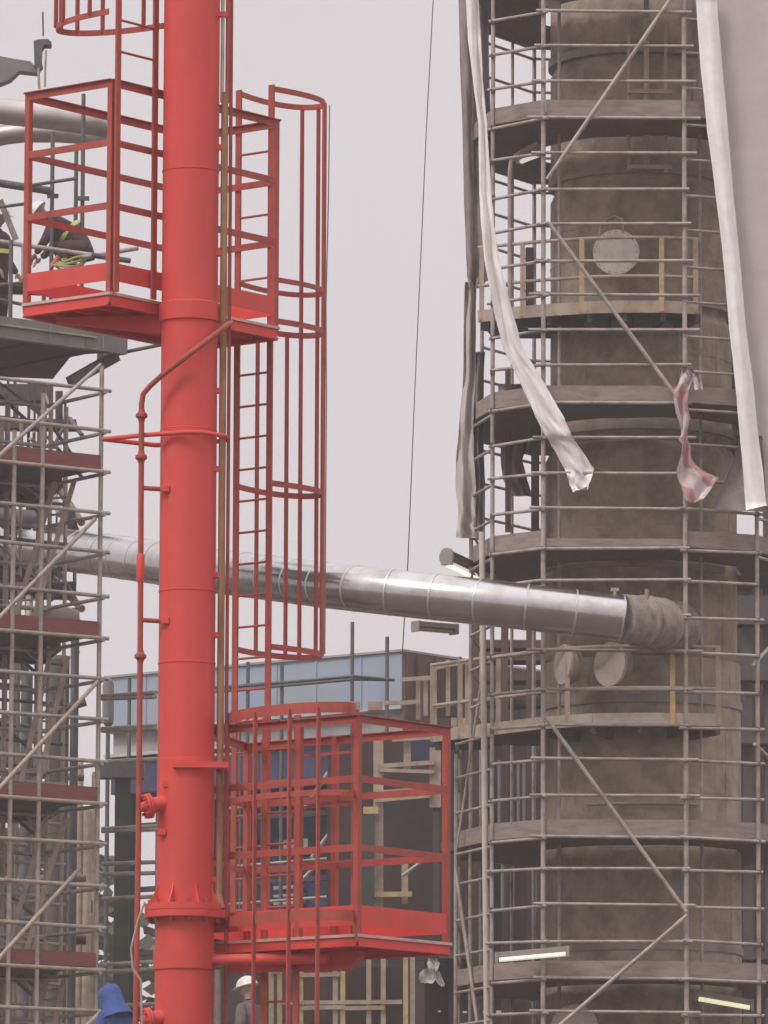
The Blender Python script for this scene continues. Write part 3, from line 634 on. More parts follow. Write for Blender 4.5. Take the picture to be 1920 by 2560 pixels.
# ------------------------------------------------------------------ work lights
def batten(p, q, name, label, mt, w=.11, drop=V((0, 0, -.07)), hm_='lid_dull'):
    p = V(p); q = V(q); d = (q - p).normalized()
    t = thing(name, label, 'work light', tuple((p + q) / 2 - V((0, 0, .1))), 'fluorescent work lights on the scaffolds')
    MB().bar(p, q, w, .06).build('housing', hm_, t)
    T(p + d * .03 + drop, q - d * .03 + drop, .028, 'tube', mt, t, 12)
    for e_ in (p, q): MB().box(e_ + drop * .5, .035, w, .13, d, d.cross(V((0, 0, 1))).normalized(), V((0, 0, 1))).build('end_cap', 'lid_dull', t)
batten(P(1242, 2388, D0 - .05), P(1420, 2372, D0 - .2), 'work_light', 'lit fluorescent light above the lowest grey scaffold board', 'lamp', drop=V((0, -.03, -.06)))
batten(P(1740, 2482, D0 + .6), P(1880, 2506, D0 + .6), 'work_light', 'greenish lit fluorescent light under the lowest scaffold deck', 'lamp_green', drop=V((0, -.03, -.07)))
batten(P(1120, 1386, D0 + 1.2), P(1226, 1436, D0 + 2.0), 'work_light', 'tilted lit lamp poking out left of the scaffold above the silver pipe', 'lamp_bright', .16, V((-.02, -.04, -.13)), 'rust_panel')
MB().lathe([(.05, -.02), (.11, -.015), (.11, .015), (.05, .02)], P(1117, 1392, D0 + 1.2), V((-.6, -.7, 0)).normalized(), 20).build('reflector_end', 'lid_dull', bpy.data.objects[[o.name for o in scene.objects if o.get('label', '').startswith('tilted lit lamp')][0]])
batten(P(1040, 1560, D0 + 2), P(1135, 1568, D0 + 2.4), 'work_light', 'dull unlit lamp poking out left just below the silver pipe', 'cream', .15, V((0, -.02, -.06)))
batten(P(1300, 392, D0 + 2.0), P(1352, 372, D0 + 1.6), 'work_light', 'small lit lamp under the upper scaffold deck by the bent pipe', 'lamp', .12, V((0, -.02, -.07)))
batten(P(1362, 8, D0 + .8), P(1384, 6, D0 + .5), 'work_light', 'small lit lamp at the very top beside the scaffold standard', 'lamp', .14, V((0, -.02, -.1)))

# ------------------------------------------------------------------ hoist wire
o = MB().path([P(1084, -60, 95), P(1083, 0, 95), P(1066, 320, 95), P(1052, 640, 95), P(1036, 1000, 95), P(1020, 1400, 95), P(1006, 1632, 97.5)], .0085, 6).build('hoist_wire', 'rope', label='long thin wire hanging down the open sky between the two towers', category='wire')

# ================================================================== BLUE CLAD BUILDING BEHIND
K = P(1004, 1629, 99.5)
def KP(a, s, z): return V((K.x, K.y, 0)) + GA * a + GB * s + V((0, 0, z))
def kz(y): return zpx(y, K.x, K.y)
bl = thing('plant_building', 'pale blue clad plant building with a dark open lower storey behind the red tower', 'building', (K.x, K.y, 0))
def blk(a0, a1, s0, s1, z0, z1, name, mt, parent=bl):
    c = KP((a0 + a1) / 2, (s0 + s1) / 2, (z0 + z1) / 2); return MB().box(c, abs(a1 - a0), abs(s1 - s0), z1 - z0, GA, GB).build(name, mt, parent)
zt_, zb_ = kz(1629), kz(1766)
wl = blk(-6.0, 0, .004, 5, zb_, zt_, 'upper_wall', 'blue_clad')
sm = MB()
for a in (-5.2, -4.3, -3.4, -2.5, -1.7, -.8): sm.box(KP(a, 0, (zt_ + zb_) / 2), .03, .02, zt_ - zb_ - .02, GA, GB)
sm.build('cladding_seam', 'blue_clad', wl)
blk(-6.05, .05, -.04, 5.05, zt_, zt_ + .035, 'roof_edge', 'grey_wall')
blk(.002, .05, .03, 4.8, kz(2080), zt_ - .02, 'side_wall', 'rust_panel')
for s in (.3, .75, 1.2, 1.7): blk(.052, .12, s, s + .08, kz(1900), zt_ - .03, 'side_rib', 'rust_panel')
zg1 = kz(1836)
blk(-6.0, -.02, .15, 5, zg1, zb_ - .003, 'middle_wall', 'grey_wall')
blk(-6.05, 0.0, -.03, .15, zb_ - .035, zb_ - .004, 'ledge', 'clad_band')
blk(-6.05, 0.0, -.03, .15, zg1, zg1 + .05, 'ledge', 'clad_band')
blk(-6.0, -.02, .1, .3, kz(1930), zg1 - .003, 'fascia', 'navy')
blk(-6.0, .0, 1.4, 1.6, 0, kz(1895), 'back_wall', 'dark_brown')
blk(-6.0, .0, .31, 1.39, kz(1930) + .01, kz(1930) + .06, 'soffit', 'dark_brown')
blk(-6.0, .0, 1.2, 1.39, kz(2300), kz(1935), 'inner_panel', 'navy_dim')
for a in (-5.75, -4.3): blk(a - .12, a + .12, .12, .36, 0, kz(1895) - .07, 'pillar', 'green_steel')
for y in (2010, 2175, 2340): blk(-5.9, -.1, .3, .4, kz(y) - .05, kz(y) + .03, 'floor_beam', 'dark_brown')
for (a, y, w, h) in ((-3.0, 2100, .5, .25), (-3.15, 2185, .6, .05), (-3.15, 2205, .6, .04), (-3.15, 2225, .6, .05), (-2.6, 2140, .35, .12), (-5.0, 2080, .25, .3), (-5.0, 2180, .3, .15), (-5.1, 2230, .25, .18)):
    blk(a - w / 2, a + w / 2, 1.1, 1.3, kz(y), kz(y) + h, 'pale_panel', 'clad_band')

# dark scaffold in front of it
ds = thing('dark_scaffold', 'dark thin pipe scaffold standing against the pale blue building', 'scaffold', (K.x - 2, K.y - 1, 0))
def line_b(x, y, off=-.6):
    """point in front of the blue wall seen at x,y"""
    D = 99.0
    for _ in range(4):
        p = P(x, y, D); a = (p.x - K.x - GB.x * off) / GA.x; D = K.y + GA.y * a + GB.y * off
    return P(x, y, D)
for x, yt in ((324, 1695), (620, 1655), (705, 1660), (881, 1555), (968, 1592)):
    p = line_b(x, yt); T((p.x, p.y, 0), p, .03, 'standard', 'galv_dark', ds, 8)
for (x0, y0, x1, y1) in ((540, 1721, 885, 1690), (540, 1729, 885, 1698), (255, 1742, 700, 1706)):
    T(line_b(x0, y0, -.64), line_b(x1, y1, -.64), .026, 'ledger', 'galv_dark', ds, 8)
T(P(880, 1690, 97.9), P(985, 1700, 98.4), .026, 'ledger', 'galv_dark', ds, 8); T(P(880, 1698, 97.9), P(968, 1699, 98.4), .026, 'ledger', 'galv_dark', ds, 8)
for (x0, y0, x1, y1) in ((255, 1740, 390, 1731), (255, 1747, 390, 1742), (255, 1822, 390, 1814), (255, 1827, 390, 1821), (255, 1905, 640, 1884), (255, 2072, 470, 2062), (255, 2078, 470, 2071), (255, 2160, 470, 2152), (255, 2186, 470, 2180), (255, 2247, 470, 2238), (255, 2412, 470, 2400), (255, 2430, 470, 2418), (260, 2515, 470, 2508)):
    T(P(x0, y0, 79.0), P(x1, y1, 78.4), .026, 'ledger', 'galv', ds, 8)

for q in ((855, 1880, 760, 2022), (866, 2024, 778, 2145), (790, 2165, 755, 2200), (1000, 2140, 930, 2225)):
    T(P(q[0], q[1], 97.6), P(q[2], q[3], 97.6), .03, 'brace', 'galv', ds, 8)
for q in ((560, 2168, 900, 2140), (560, 2022, 900, 2000), (600, 1800, 600, 2280), (655, 1850, 655, 2280), (742, 1850, 742, 2280), (845, 1850, 845, 2280), (560, 2262, 900, 2236)):
    T(P(q[0], q[1], 97.4), P(q[2], q[3], 97.4), .022, 'fine_tube', 'galv_dark' if q[0] != 560 else 'galv', ds, 8)
# cylinder drum on the left end of the building
c = P(270, 1815, 90)
dr = MB().lathe([(.04, 0), (.075, .04), (.08, .08), (.08, .56), (.065, .63), (.03, .67)], c, n=20).build('gas_cylinder', 'grey_steel', label='small grey round-topped tank standing left of the pale blue wall', category='tank')
T((c.x, c.y, 0), (c.x, c.y, c.z + .005), .03, 'stand', 'galv_dark', dr, 10)

# ================================================================== YELLOW FRAMES BELOW AND BESIDE THE LOWER PLATFORM
yf = thing('steel_walkway', 'cream painted steel walkway frame seen behind the railed lower platform', 'walkway', P(1000, 2400, 91) * 1)
yf.location.z = 0
YD = 91.0
for x, y0, y1, w, mt in ((946, 1835, 2290, .14, 'cream'), (1018, 1835, 1925, .1, 'cream'), (1012, 2150, 2260, .09, 'cream'), (1088, 1870, 2020, .16, 'cream'), (1135, 1740, 1840, .08, 'cream'), (1160, 1690, 1860, .1, 'yellow'), (1090, 2020, 2330, .09, 'dark_soffit')):
    MB().bar(P(x, y1, YD), P(x, y0, YD), w, w).build('post', mt, yf)
for x0, y0, x1, y1, h, mt in ((945, 1916, 1085, 1906, .06, 'cream'), (945, 1925, 1085, 1930, .05, 'cream'), (935, 1992, 1075, 1980, .16, 'cream'), (908, 2026, 946, 2026, .1, 'yellow'), (900, 2238, 1030, 2235, .07, 'yellow'), (980, 1846, 1110, 1838, .1, 'cream')):
    MB().bar(P(x0, y0, YD - .12), P(x1, y1, YD - .12), .06, h).build('beam', mt, yf)
MB().bar(P(920, 2330, YD - .1), P(920, 2040, YD - .1), .18, .18).build('post', 'green_steel', yf)
T(P(1005, 2190, YD - .3), P(1060, 2150, YD - .3), .025, 'brace', 'galv', yf, 8)
MB().box(P(1050, 1868, YD + .3), .5, .05, .5).build('blue_panel', 'navy', yf)
MB().box(P(1010, 2120, YD + 1.6), 2.2, .1, 3.2).build('back_panel', 'dark_brown', yf)
# guard rails at the left end of the cream platform level
gr = thing('guard_rail', 'weathered cream guard rail of posts and bars beside the rusty brown wall', 'rail', P(1090, 1760, 88)); gr.location.z = 0
for x, y0, y1 in ((1045, 1700, 1800), (1064, 1700, 1790), (1087, 1660, 1820), (1168, 1655, 1830), (1120, 1650, 1790)):
    MB().bar(P(x, y1, 88), P(x, y0, 88), .07, .06).build('post', 'cream', gr)
for x0, y0, x1, y1 in ((1005, 1699, 1085, 1694), (1000, 1758, 1045, 1754), (1078, 1768, 1165, 1752), (1078, 1672, 1185, 1650), (960, 1757, 1000, 1757)):
    MB().bar(P(x0, y0, 87.9), P(x1, y1, 87.9), .05, .055).build('bar', 'cream', gr)
MB().box(P(1125, 1725, 88.6), .62, .1, .75).build('back_panel', 'dark_brown', gr)
# pale junction boxes above the lower platform
for i, x in enumerate((882, 938)):
    MB().box(P(x, 1766, 88), .2, .15, .12).build('junction_box', 'cream', label=('pale pink box sitting above the lower platform rail, nearer the red mast', 'pale pink box sitting above the lower platform rail, nearer the column')[i], category='box', group='pale boxes above the rail')
# yellow guard frames at the bottom
yb = thing('barrier', 'yellow steel barrier with uprights below the lower red platform', 'frame', P(840, 2560, 80)); yb.location.z = 0
for x, w, mt in ((678, .05, 'yellow'), (699, .05, 'yellow'), (752, .07, 'yellow'), (838, .05, 'cream'), (857, .08, 'yellow'), (922, .06, 'cream'), (958, .05, 'cream'), (1014, .12, 'yellow'), (1031, .05, 'cream')):
    MB().bar(P(x, 2640, 80), P(x, 2428 if x < 880 else 2390, 80), w, .06).build('upright', mt, yb)
for x0, x1, y in ((678, 700, 2430), (750, 850, 2438), (752, 860, 2520), (700, 1005, 2507), (860, 960, 2521)):
    MB().bar(P(x0, y, 79.95), P(x1, y - 2, 79.95), .05, .05).build('bar', 'cream', yb)
for x0, x1, mt in ((755, 835, 'rust_panel'), (860, 1010, 'dark_brown')):
    c = P((x0 + x1) / 2, 2540, 80.6); MB().box(c, (x1 - x0) * 80 / FPX, .05, 1.2).build('back_panel', mt, yb)

# ================================================================== DARK STEEL STRUCTURE BEHIND THE COLUMN
st = thing('steel_structure', 'dark brown steel process structure filling the space behind the column scaffold', 'structure', P(1480, 2000, 92)); st.location.z = 0
def sbox(x0, x1, y0, y1, D, dep, name, mt):
    a, b = P(x0, y1, D), P(x1, y0, D); return MB().box(((a.x + b.x) / 2, D + dep / 2, (a.z + b.z) / 2), b.x - a.x, dep, b.z - a.z).build(name, mt, st)
sbox(1120, 1420, 1700, 2900, 93, .2, 'wall_panel', 'dark_brown')  # dark brown panels paint in the darkness of the structure's depth
sbox(1380, 2150, 1380, 2900, 93.4, .2, 'wall_panel', 'dark_brown')
sbox(1060, 1130, 1880, 2900, 93.2, .2, 'wall_panel', 'dark_brown')
for x in (1190, 1262, 1325, 1380):
    sbox(x - 9, x + 9, 1560, 1835, 90.5, .2, 'column', 'rust_panel'); sbox(x - 9, x + 9, 1836, 2900, 90.5, .2, 'column', 'dark_brown')
for x in (1925, 1870, 1780): sbox(x - 9, x + 9, 1260 if x > 1900 else 1400, 2900, 91, .2, 'column', 'dark_soffit')
for y in (1600, 1630, 1680): sbox(1180, 1400, y, y + 20, 91.2, .6, 'beam', 'rust_panel')
for x0, x1, y, h in ((1180, 1400, 1750, 14), (1150, 2100, 1840, 16), (1100, 2100, 2110, 16), (1100, 2100, 2380, 16), (1840, 2100, 1405, 55), (1840, 2100, 1490, 70), (1840, 2100, 1640, 60)): sbox(x0, x1, y, y + h, 90.8, .5, 'beam', 'dark_soffit')
for x in (1248, 1282, 1310, 1338, 1256, 1296): 
    y0 = random.choice((1930, 2110)); T(P(x, y0 + 170, 88), P(x, y0 - 30, 88), .022, 'upright_pipe', 'grey_steel', st, 8)
for x, y, w in ((1098, 2528, 5), (1162, 2530, 7), (1206, 2530, 9), (1250, 2531, 13)):
    sbox(x - w * .7, x + w * .7, y - w * .35, y + w * .35, 92.7, .05, 'sky_gap_plate', 'tarp_white')  # white plates standing in for bright gaps of sky

# a caught white plastic bundle under the lower platform
rnd = random.Random(4); mb = MB()
for (rows) in ([(2398, 1072, 1088), (2408, 1066, 1098), (2420, 1070, 1096), (2432, 1076, 1090)], [(2422, 1058, 1084), (2436, 1050, 1092), (2448, 1046, 1090), (2456, 1052, 1084)], [(2428, 1082, 1098), (2444, 1086, 1106), (2458, 1092, 1112), (2466, 1100, 1110)]):
    mb.sheet([[P(lerp(xl, xr, j / 6) + rnd.uniform(-2, 2), y + rnd.uniform(-3, 3), 79 + rnd.uniform(-.05, .05)) for j in range(7)] for y, xl, xr in rows], .004)
mb.build('plastic_bag', 'white_cloth', label='crumpled white plastic bag caught below the right end of the lower platform', category='bag')

# ================================================================== LEFT SCAFFOLD
LD = 77.9
ls = thing('stair_scaffold', 'left pipe scaffold with red brown boards and diagonal braces at each lift', 'scaffold', P(120, 2500, 78)); ls.location.z = 0
Rw = P(247, 1700, LD); ld = V((-.82, -.575, 0))          # the front face runs to the left and towards the viewer
def LF(u, z, back=0.0):
    p = V((Rw.x, Rw.y, z)) + ld * u + V((-.575, .82, 0)) * back; return p
def lz(y): return zpx(y, Rw.x, Rw.y)
ztl = lz(915)
us = [0, .86, 1.28, 2.0]
for u, zt in ((0, ztl), (.85, lz(1000)), (1.25, lz(1100)), (2.0, ztl)):
    p = LF(u, 0, -.03 if u else 0); T((p.x, p.y, 0), (p.x, p.y, zt), .028, 'standard', 'galv', ls, 10)
for u, bk in ((0.0, 1.15), (.75, 1.2), (1.5, 1.2), (-.02, 2.2)):
    p = LF(u, 0, bk); T((p.x, p.y, 0), (p.x, p.y, lz(930)), .027, 'standard', 'galv', ls, 10)
for y in (977, 1078, 1180, 1283, 1381, 1491, 1596, 1697, 1799, 1905, 2010, 2110, 2216, 2320, 2426, 2528):
    z = lz(y); T(LF(-.1, z, -.05), LF(2.4, z + random.uniform(-.02, .02), -.05), .025, 'ledger', 'galv' if y % 2 else 'tan_tube', ls, 8)
    T(LF(0, z - .03, -.1), LF(0, z - .03, 1.5), .024, 'transom', 'galv', ls, 8)
    T(LF(-.1, z - .05, 1.15), LF(2.4, z - .05, 1.15), .024, 'back_ledger', 'galv', ls, 8)
for k, y in enumerate((1160, 1576, 1990, 2404)):
    z = lz(y + 17)
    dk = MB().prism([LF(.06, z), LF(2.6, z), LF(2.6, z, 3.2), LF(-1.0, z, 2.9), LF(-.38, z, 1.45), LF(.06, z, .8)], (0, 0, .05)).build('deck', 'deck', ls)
    MB().bar(LF(.02, z + .1, -.015), LF(2.6, z + .1, -.015), .03, .17).build('toe_board', 'toe_red', dk)
    MB().bar(LF(.04, z + .1, .02), LF(.04, z + .1, .7), .03, .17).build('toe_board', 'toe_red', dk)
for (x0, y0, x1, y1, d) in ((252, 912, -20, 1155, -.3), (238, 1297, -20, 1562, -.15), (245, 1703, -20, 1990, -.15), (200, 2170, -20, 2415, -.15), (252, 2530, 200, 2580, -.15)):
    T(P(x0, y0, LD + d), P(x1, y1, LD + d - 1.1), .026, 'brace', 'galv' if y0 < 1500 else 'tan_tube', ls, 8)
for bk in (2.3, 3.2):
    for u in (-.95, -.55, -.1, .35, .8):
        p = LF(u + (.1 if bk > 3 else 0), 0, bk); T((p.x, p.y, 0), (p.x, p.y, lz(940 if u < .3 else 1000)), .025, 'standard', 'tan_tube' if bk > 3 else 'galv', ls, 8)
    for y in range(985, 2560, 103):
        z = lz(y + (40 if bk > 3 else 0)); T(LF(-1.0, z, bk), LF(1.4, z + random.uniform(-.03, .03), bk), .023, 'back_ledger', 'galv_dark' if y < 1850 else 'tan_tube', ls, 6)
for y in range(1010, 2560, 207):
    z = lz(y); T(LF(-.55, z, 2.3), LF(.8, z + .9, 2.3), .023, 'brace', 'galv_dark', ls, 6); T(LF(.1, z, 1.2), LF(.1, z + .9, 2.9), .023, 'brace', 'galv', ls, 6)
# inclined access ladders, one per lift
for i, (xa, ya, xb, yb, w) in enumerate(((186, 1200, 86, 1540, -48), (165, 2042, 66, 2376, -50), (170, 1640, 96, 1962, -46), (160, 2450, 120, 2640, -45))):
    t = thing('access_ladder', ('steep tan ladder between the first and second red brown boards from the top', 'steep tan ladder between the third and fourth red brown boards from the top', 'steep tan ladder between the second and third red brown boards from the top', 'steep tan ladder below the lowest red brown board')[i], 'ladder', P(xb, yb, LD + .5), 'steep ladders in the left scaffold')
    A_, B_ = P(xa, ya, LD + .35), P(xb, yb, LD + .35); A2, B2 = P(xa + w, ya + 4, LD + .45), P(xb + w, yb + 4, LD + .45)
    for p, q in ((A_, B_), (A2, B2)): MB().bar(p, q, .05, .06).build('stringer', 'tan_tube', t)
    for k in range(1, 8): T(A_.lerp(B_, k / 8), A2.lerp(B2, k / 8), .015, 'rung', 'galv', t, 6)

# vertical pipework behind the left scaffold
for i, (x, y0, y1, r, mt, d, lab) in enumerate((
        (134, 1640, 2700, .15, 'concrete', 84, 'thick stained concrete pillar behind the left scaffold'),
        (176, 1520, 2700, .055, 'galv_dark', 83, 'dark slim pipe just right of the thick concrete pillar'),
        (192, 1905, 2700, .05, 'cream', 85, 'cream slim pipe low behind the scaffold near its right standard'),
        (212, 2025, 2700, .06, 'tan_tube', 85, 'tan pipe low behind the scaffold right beside its corner standard'),
        (156, 2120, 2700, .07, 'tan_tube', 86, 'tan pipe in front of the lower end of the concrete pillar'),
        (112, 2090, 2700, .05, 'cream', 86, 'cream thin pipe low behind the steep ladder'),
        (78, 1900, 2700, .07, 'lagging', 86, 'lagged brown pipe behind the lower steep ladders'),
        (28, 1560, 2700, .06, 'galv_dark', 83, 'dark upright pipe close to the left edge behind the scaffold'),
        (56, 1680, 2700, .075, 'galv_dark', 82.5, 'dark thicker pipe left of the concrete pillar'),
        (10, 2080, 2700, .08, 'rust_panel', 86, 'rusty upright pipe at the extreme left edge low down'),
        (230, 1930, 2700, .045, 'cream', 86, 'cream pipe partly hidden by the right corner standard'))):
    a, b = P(x, y1, d), P(x, y0, d)
    MB().lathe([(r, 0), (r, b.z - .05), (r * .8, b.z)], (a.x, d, 0), n=14).build('upright_pipe' if i else 'concrete_pillar', mt, label=lab, category='pipe' if i else 'pillar', group='upright pipes behind the left scaffold' if i else 'pillars')
# big dark green column behind the riser
a = P(301, 2600, 82)
MB().bar((a.x, 82, 0), (a.x, 82, P(301, 1905, 82).z), .19, .19).build('steel_column', 'green_steel', label='dark green steel column between the left scaffold and the red mast', category='column')
c = P(290, 1925, 82); MB().box(c + V((.05, 0, 0)), .62, .3, .22).build('steel_beam', 'grey_steel', label='short grey steel beam lying on the dark green column head', category='beam')
# rusty pipe bundles and cross pieces, stuffed between the pipes
for i, (x0, y0, x1, y1, r, mt, d, lab) in enumerate((
        (-30, 2200, 215, 2195, .05, 'lagging', 84.5, 'brown level pipe crossing behind the lower ladders'),
        (-30, 1930, 210, 1945, .045, 'concrete', 84.5, 'grey level pipe just above the third red brown board'),
        (-30, 2345, 215, 2350, .06, 'rust_panel', 84.4, 'rusty level pipe above the lowest red brown board'),
        (-30, 1475, 190, 1470, .09, 'rust_panel', 84.5, 'thick rusty level pipe above the second red brown board'),
        (-30, 1290, 110, 1300, .12, 'galv_dark', 84.5, 'thick dark level pipe under the highest red brown board'),
        (100, 1790, 215, 1755, .05, 'concrete', 83, 'short sloping grey pipe right of the concrete pillar'))):
    MB().tube(P(x0, y0, d), P(x1, y1, d), r, 14).build('level_pipe', mt, label=lab, category='pipe', group='level pipes behind the left scaffold')
# dark rack and ducts behind
rk = thing('pipe_rack', 'dark steel pipe rack with beams and ducts filling the space behind the left scaffold', 'rack', P(80, 2500, 87)); rk.location.z = 0
def rbox(x0, x1, y0, y1, D, dep, name, mt):
    a, b = P(x0, y1, D), P(x1, y0, D); return MB().box(((a.x + b.x) / 2, D + dep / 2, (a.z + b.z) / 2), b.x - a.x, dep, b.z - a.z).build(name, mt, rk)
for x, w, y0 in ((8, 9, 950), (34, 6, 950), (61, 8, 950), (84, 5, 960), (100, 7, 970), (160, 5, 1000), (142, 4, 1000)): rbox(x - w, x + w, y0, 2900 if w > 6 else 1420, 85.5, .15, 'column', 'dark_soffit')
for y, h, x1 in ((1048, 22, 190), (1225, 26, 120), (1392, 70, 150), (1466, 26, 180), (1880, 34, 130), (2130, 30, 160), (2250, 26, 230)): rbox(-80, x1, y, y + h, 85.2, .3, 'beam', 'dark_soffit')
rbox(-80, 34, 1232, 1440, 86.2, .6, 'duct', 'dark_brown'); rbox(62, 100, 1290, 1392, 86, .5, 'duct', 'grey_steel'); rbox(-80, 22, 1500, 1600, 86, .5, 'duct', 'dark_brown')
rbox(-80, 46, 1795, 1890, 86, .5, 'duct', 'grey_steel'); rbox(70, 128, 1960, 2140, 87, .4, 'duct', 'rust_panel'); rbox(-80, 60, 2070, 2130, 87, .4, 'duct', 'concrete')
rbox(-80, 236, 2270, 2900, 88, .3, 'wall_panel', 'rust_wall'); rbox(140, 236, 2050, 2268, 88, .3, 'wall_panel', 'rust_wall'); rbox(-80, 60, 2150, 2268, 88, .3, 'wall_panel', 'concrete')
for x in (20, 66, 118, 150, 172, 205, 222):
    p = P(x, 2900, 87.6); q = P(x, random.choice((2060, 2180, 2290)), 87.6); MB().lathe([(.05, 0), (.05, q.z - p.z)], (p.x, 87.6, p.z), n=10).build('upright', random.choice(('tan_tube', 'cream', 'lagging', 'rust_panel')), rk)
rl = random.Random(5)
for k in range(16):
    x, y = rl.uniform(-10, 225), rl.uniform(2080, 2540); T(P(x, y, 86.8), P(x + rl.uniform(-40, 40), y + rl.uniform(-50, 50), 86.6), rl.uniform(.02, .05), 'hanger', rl.choice(('tan_tube', 'dark_soffit', 'lagging', 'galv_dark')), rk, 8)
for k in range(44):
    x, y = rl.uniform(-10, 188), rl.uniform(960, 1560); ln = rl.uniform(40, 130); sl = rl.choice((0, 0, 0, .35, -.5, 1.2))
    T(P(x, y, 84 + rl.random() * 1.5), P(min(x + ln * sl, 205), y + ln, 84 + rl.random() * 1.5), rl.choice((.018, .025, .03, .05)), 'hanger', rl.choice(('galv_dark', 'dark_soffit', 'galv_dark', 'lagging', 'galv')), rk, 8)
rbox(-80, 120, 960, 1000, 86.4, .5, 'duct', 'dark_soffit'); rbox(118, 190, 1310, 1420, 86.6, .4, 'duct', 'rust_panel'); rbox(-80, 70, 1610, 1690, 86.6, .4, 'duct', 'dark_soffit')
# rolled dull bundle at the deck end
MB().lathe([(.02, -.26), (.12, -.24), (.15, 0), (.13, .2), (.02, .24)], P(152, 1545, 79), V((.9, .3, -.1)).normalized(), 14).build('rolled_sheet', 'lid_dull', label='pale grey rolled sheet lying behind the second red brown board', category='roll')

# ------------------------------------------------------------------ grey walkway deck at the top left
gp = thing('grey_platform', 'grey steel platform with a deep edge beam above the left scaffold', 'platform', P(150, 860, 78)); gp.location.z = 0
Gc = P(318, 833, 78.5); zg0, zg1 = zpx(886, Gc.x, Gc.y), zpx(833, Gc.x, Gc.y)
def GP(u, z, b=0.0): return V((Gc.x, Gc.y, z)) + V((-.775, -.63, 0)) * u + V((-.63, .775, 0)) * b
MB().prism([GP(.03, zg0 + .03, .03), GP(3, zg0 + .03, .03), GP(3, zg0 + .03, 4), GP(-.54, zg0 + .03, 2.27), GP(.38, zg0 + .03, .62)], (0, 0, zg1 - zg0 - .05)).build('deck_plate', 'dark_soffit', gp)
eb = MB().bar(GP(0, (zg0 + zg1) / 2), GP(3, (zg0 + zg1) / 2), .02, zg1 - zg0).bar(GP(0, zg0 + .01, .06), GP(3, zg0 + .01, .06), .1, .018)
eb.bar(GP(.002, (zg0 + zg1) / 2, .02), GP(.002, (zg0 + zg1) / 2, .6), .02, zg1 - zg0 - .01).build('edge_beam', 'grey_steel', gp)
MB().bar(GP(.5, zg1 - .11, -.03), GP(3, zg1 - .11, -.03), .04, .02).build('edge_pipe', 'galv', gp)
for u in (.38, .62, 1.18): MB().bar(GP(u, zg0 + .01, -.02), GP(u, zg1 - .01, -.02), .02, .02).build('stiffener', 'grey_steel', gp)
for u in (.4, 1.3, 2.2): MB().bar(GP(u, zg0 + .08, .1), GP(u, zg0 + .08, 3.0), .08, .14).build('joist', 'dark_soffit', gp)
MB().bar(P(290, 890, 78.7), P(175, 955, 78.2), .1, .13).build('knee_brace', 'dark_soffit', gp)
MB().bar(P(232, 912, 79.2), P(190, 945, 79.0), .06, .06).build('knee_brace', 'grey_steel', gp)
T(P(318, 879, 78.6), P(430, 856, 78.2), .024, 'guy_rod', 'galv_dark', gp, 8)
MB().bar(GP(1.0, zpx(940, *GP(1, 0, 2).xy), 2.2), GP(3, zpx(940, *GP(1, 0, 2).xy), 2.2), .2, .12).build('cross_beam', 'dark_soffit', gp)
# scaffold tubes standing on the platform
dz = zg1
ut = thing('rail_scaffold', 'grey scaffold tubes rising from the grey platform at the upper left', 'scaffold', GP(.8, zg1))
for x, y0, d in ((132, 330, 78.6), (191, 370, 78.9), (209, 235, 78.7), (28, 600, 77.8), (110, 700, 79.5)):
    p = P(x, y0, d); T((p.x, p.y, zg1), p, .026, 'standard', 'galv_dark', ut, 8)
for x0, y0, x1, y1, r in ((-20, 455, 130, 478, .05), (60, 466, 190, 446, .022), (-20, 601, 258, 642, .03), (200, 645, 345, 620, .03), (230, 638, 325, 652, .035), (-20, 715, 60, 706, .02), (-20, 520, 60, 510, .02), (-20, 745, 60, 762, .022)):
    T(P(x0, y0, 78.3), P(x1, y1, 78.5), r, 'ledger', 'galv_dark' if r != .03 else 'galv', ut, 8)
T(P(0, 500, 78.5), P(40, 600, 78.6), .04, 'brace', 'galv', ut, 8)
for x, y in ((209, 496), (132, 490)): MB().box(P(x, y, 78.65), .14, .05, .05).build('coupler', 'galv_dark', ut)
# silver U-bend
MB().path([P(-60, 270, 83), P(30, 281, 83), P(130, 292, 83), P(225, 306, 83.05), P(258, 313, 83.2), P(272, 324, 83.5), P(252, 337, 83.8), P(215, 335, 83.9), P(150, 331, 83.9), P(60, 331, 83.9), P(15, 336, 83.9), P(-60, 352, 84)], [.17, .17, .17, .165, .155, .145, .14, .14, .135, .135, .135, .135], 24).build('bent_duct', 'dull_silver', label='fat silver clad pipe doubling back in a tight bend at the upper left', category='pipe')
# grey jib with a dark head fitting
jb = thing('jib_arm', 'grey tapered jib arm with a dark hooked head at the upper left edge', 'jib', P(60, 175, 84))
e_ = V((0, .25, 0))
MB().prism([P(-60, 130, 84), P(0, 140, 84), P(40, 148, 84), P(75, 153, 84), P(88, 165, 84), P(98, 182, 84), P(47, 177, 84), P(25, 198, 84), P(0, 208, 84), P(-60, 230, 84)], e_).build('arm', 'grey_steel', jb)
MB().prism([P(84, 102, 83.9), P(96, 98, 83.9), P(118, 97, 83.9), P(128, 104, 83.9), P(126, 112, 83.9), P(110, 112, 83.9), P(104, 120, 83.9), P(103, 150, 83.9), P(106, 162, 83.9), P(98, 172, 83.9), P(86, 165, 83.9)], e_).build('head', 'galv_dark', jb)
T(P(108, 90, 83.9), P(107, 30, 83.9), .012, 'antenna', 'galv_dark', jb, 6)
T(P(96, 170, 83.9), P(98, 222, 83.9), .018, 'hanger', 'galv', jb, 6); T(P(115, 125, 83.9), P(112, 218, 83.9), .014, 'hanger', 'galv', jb, 6)
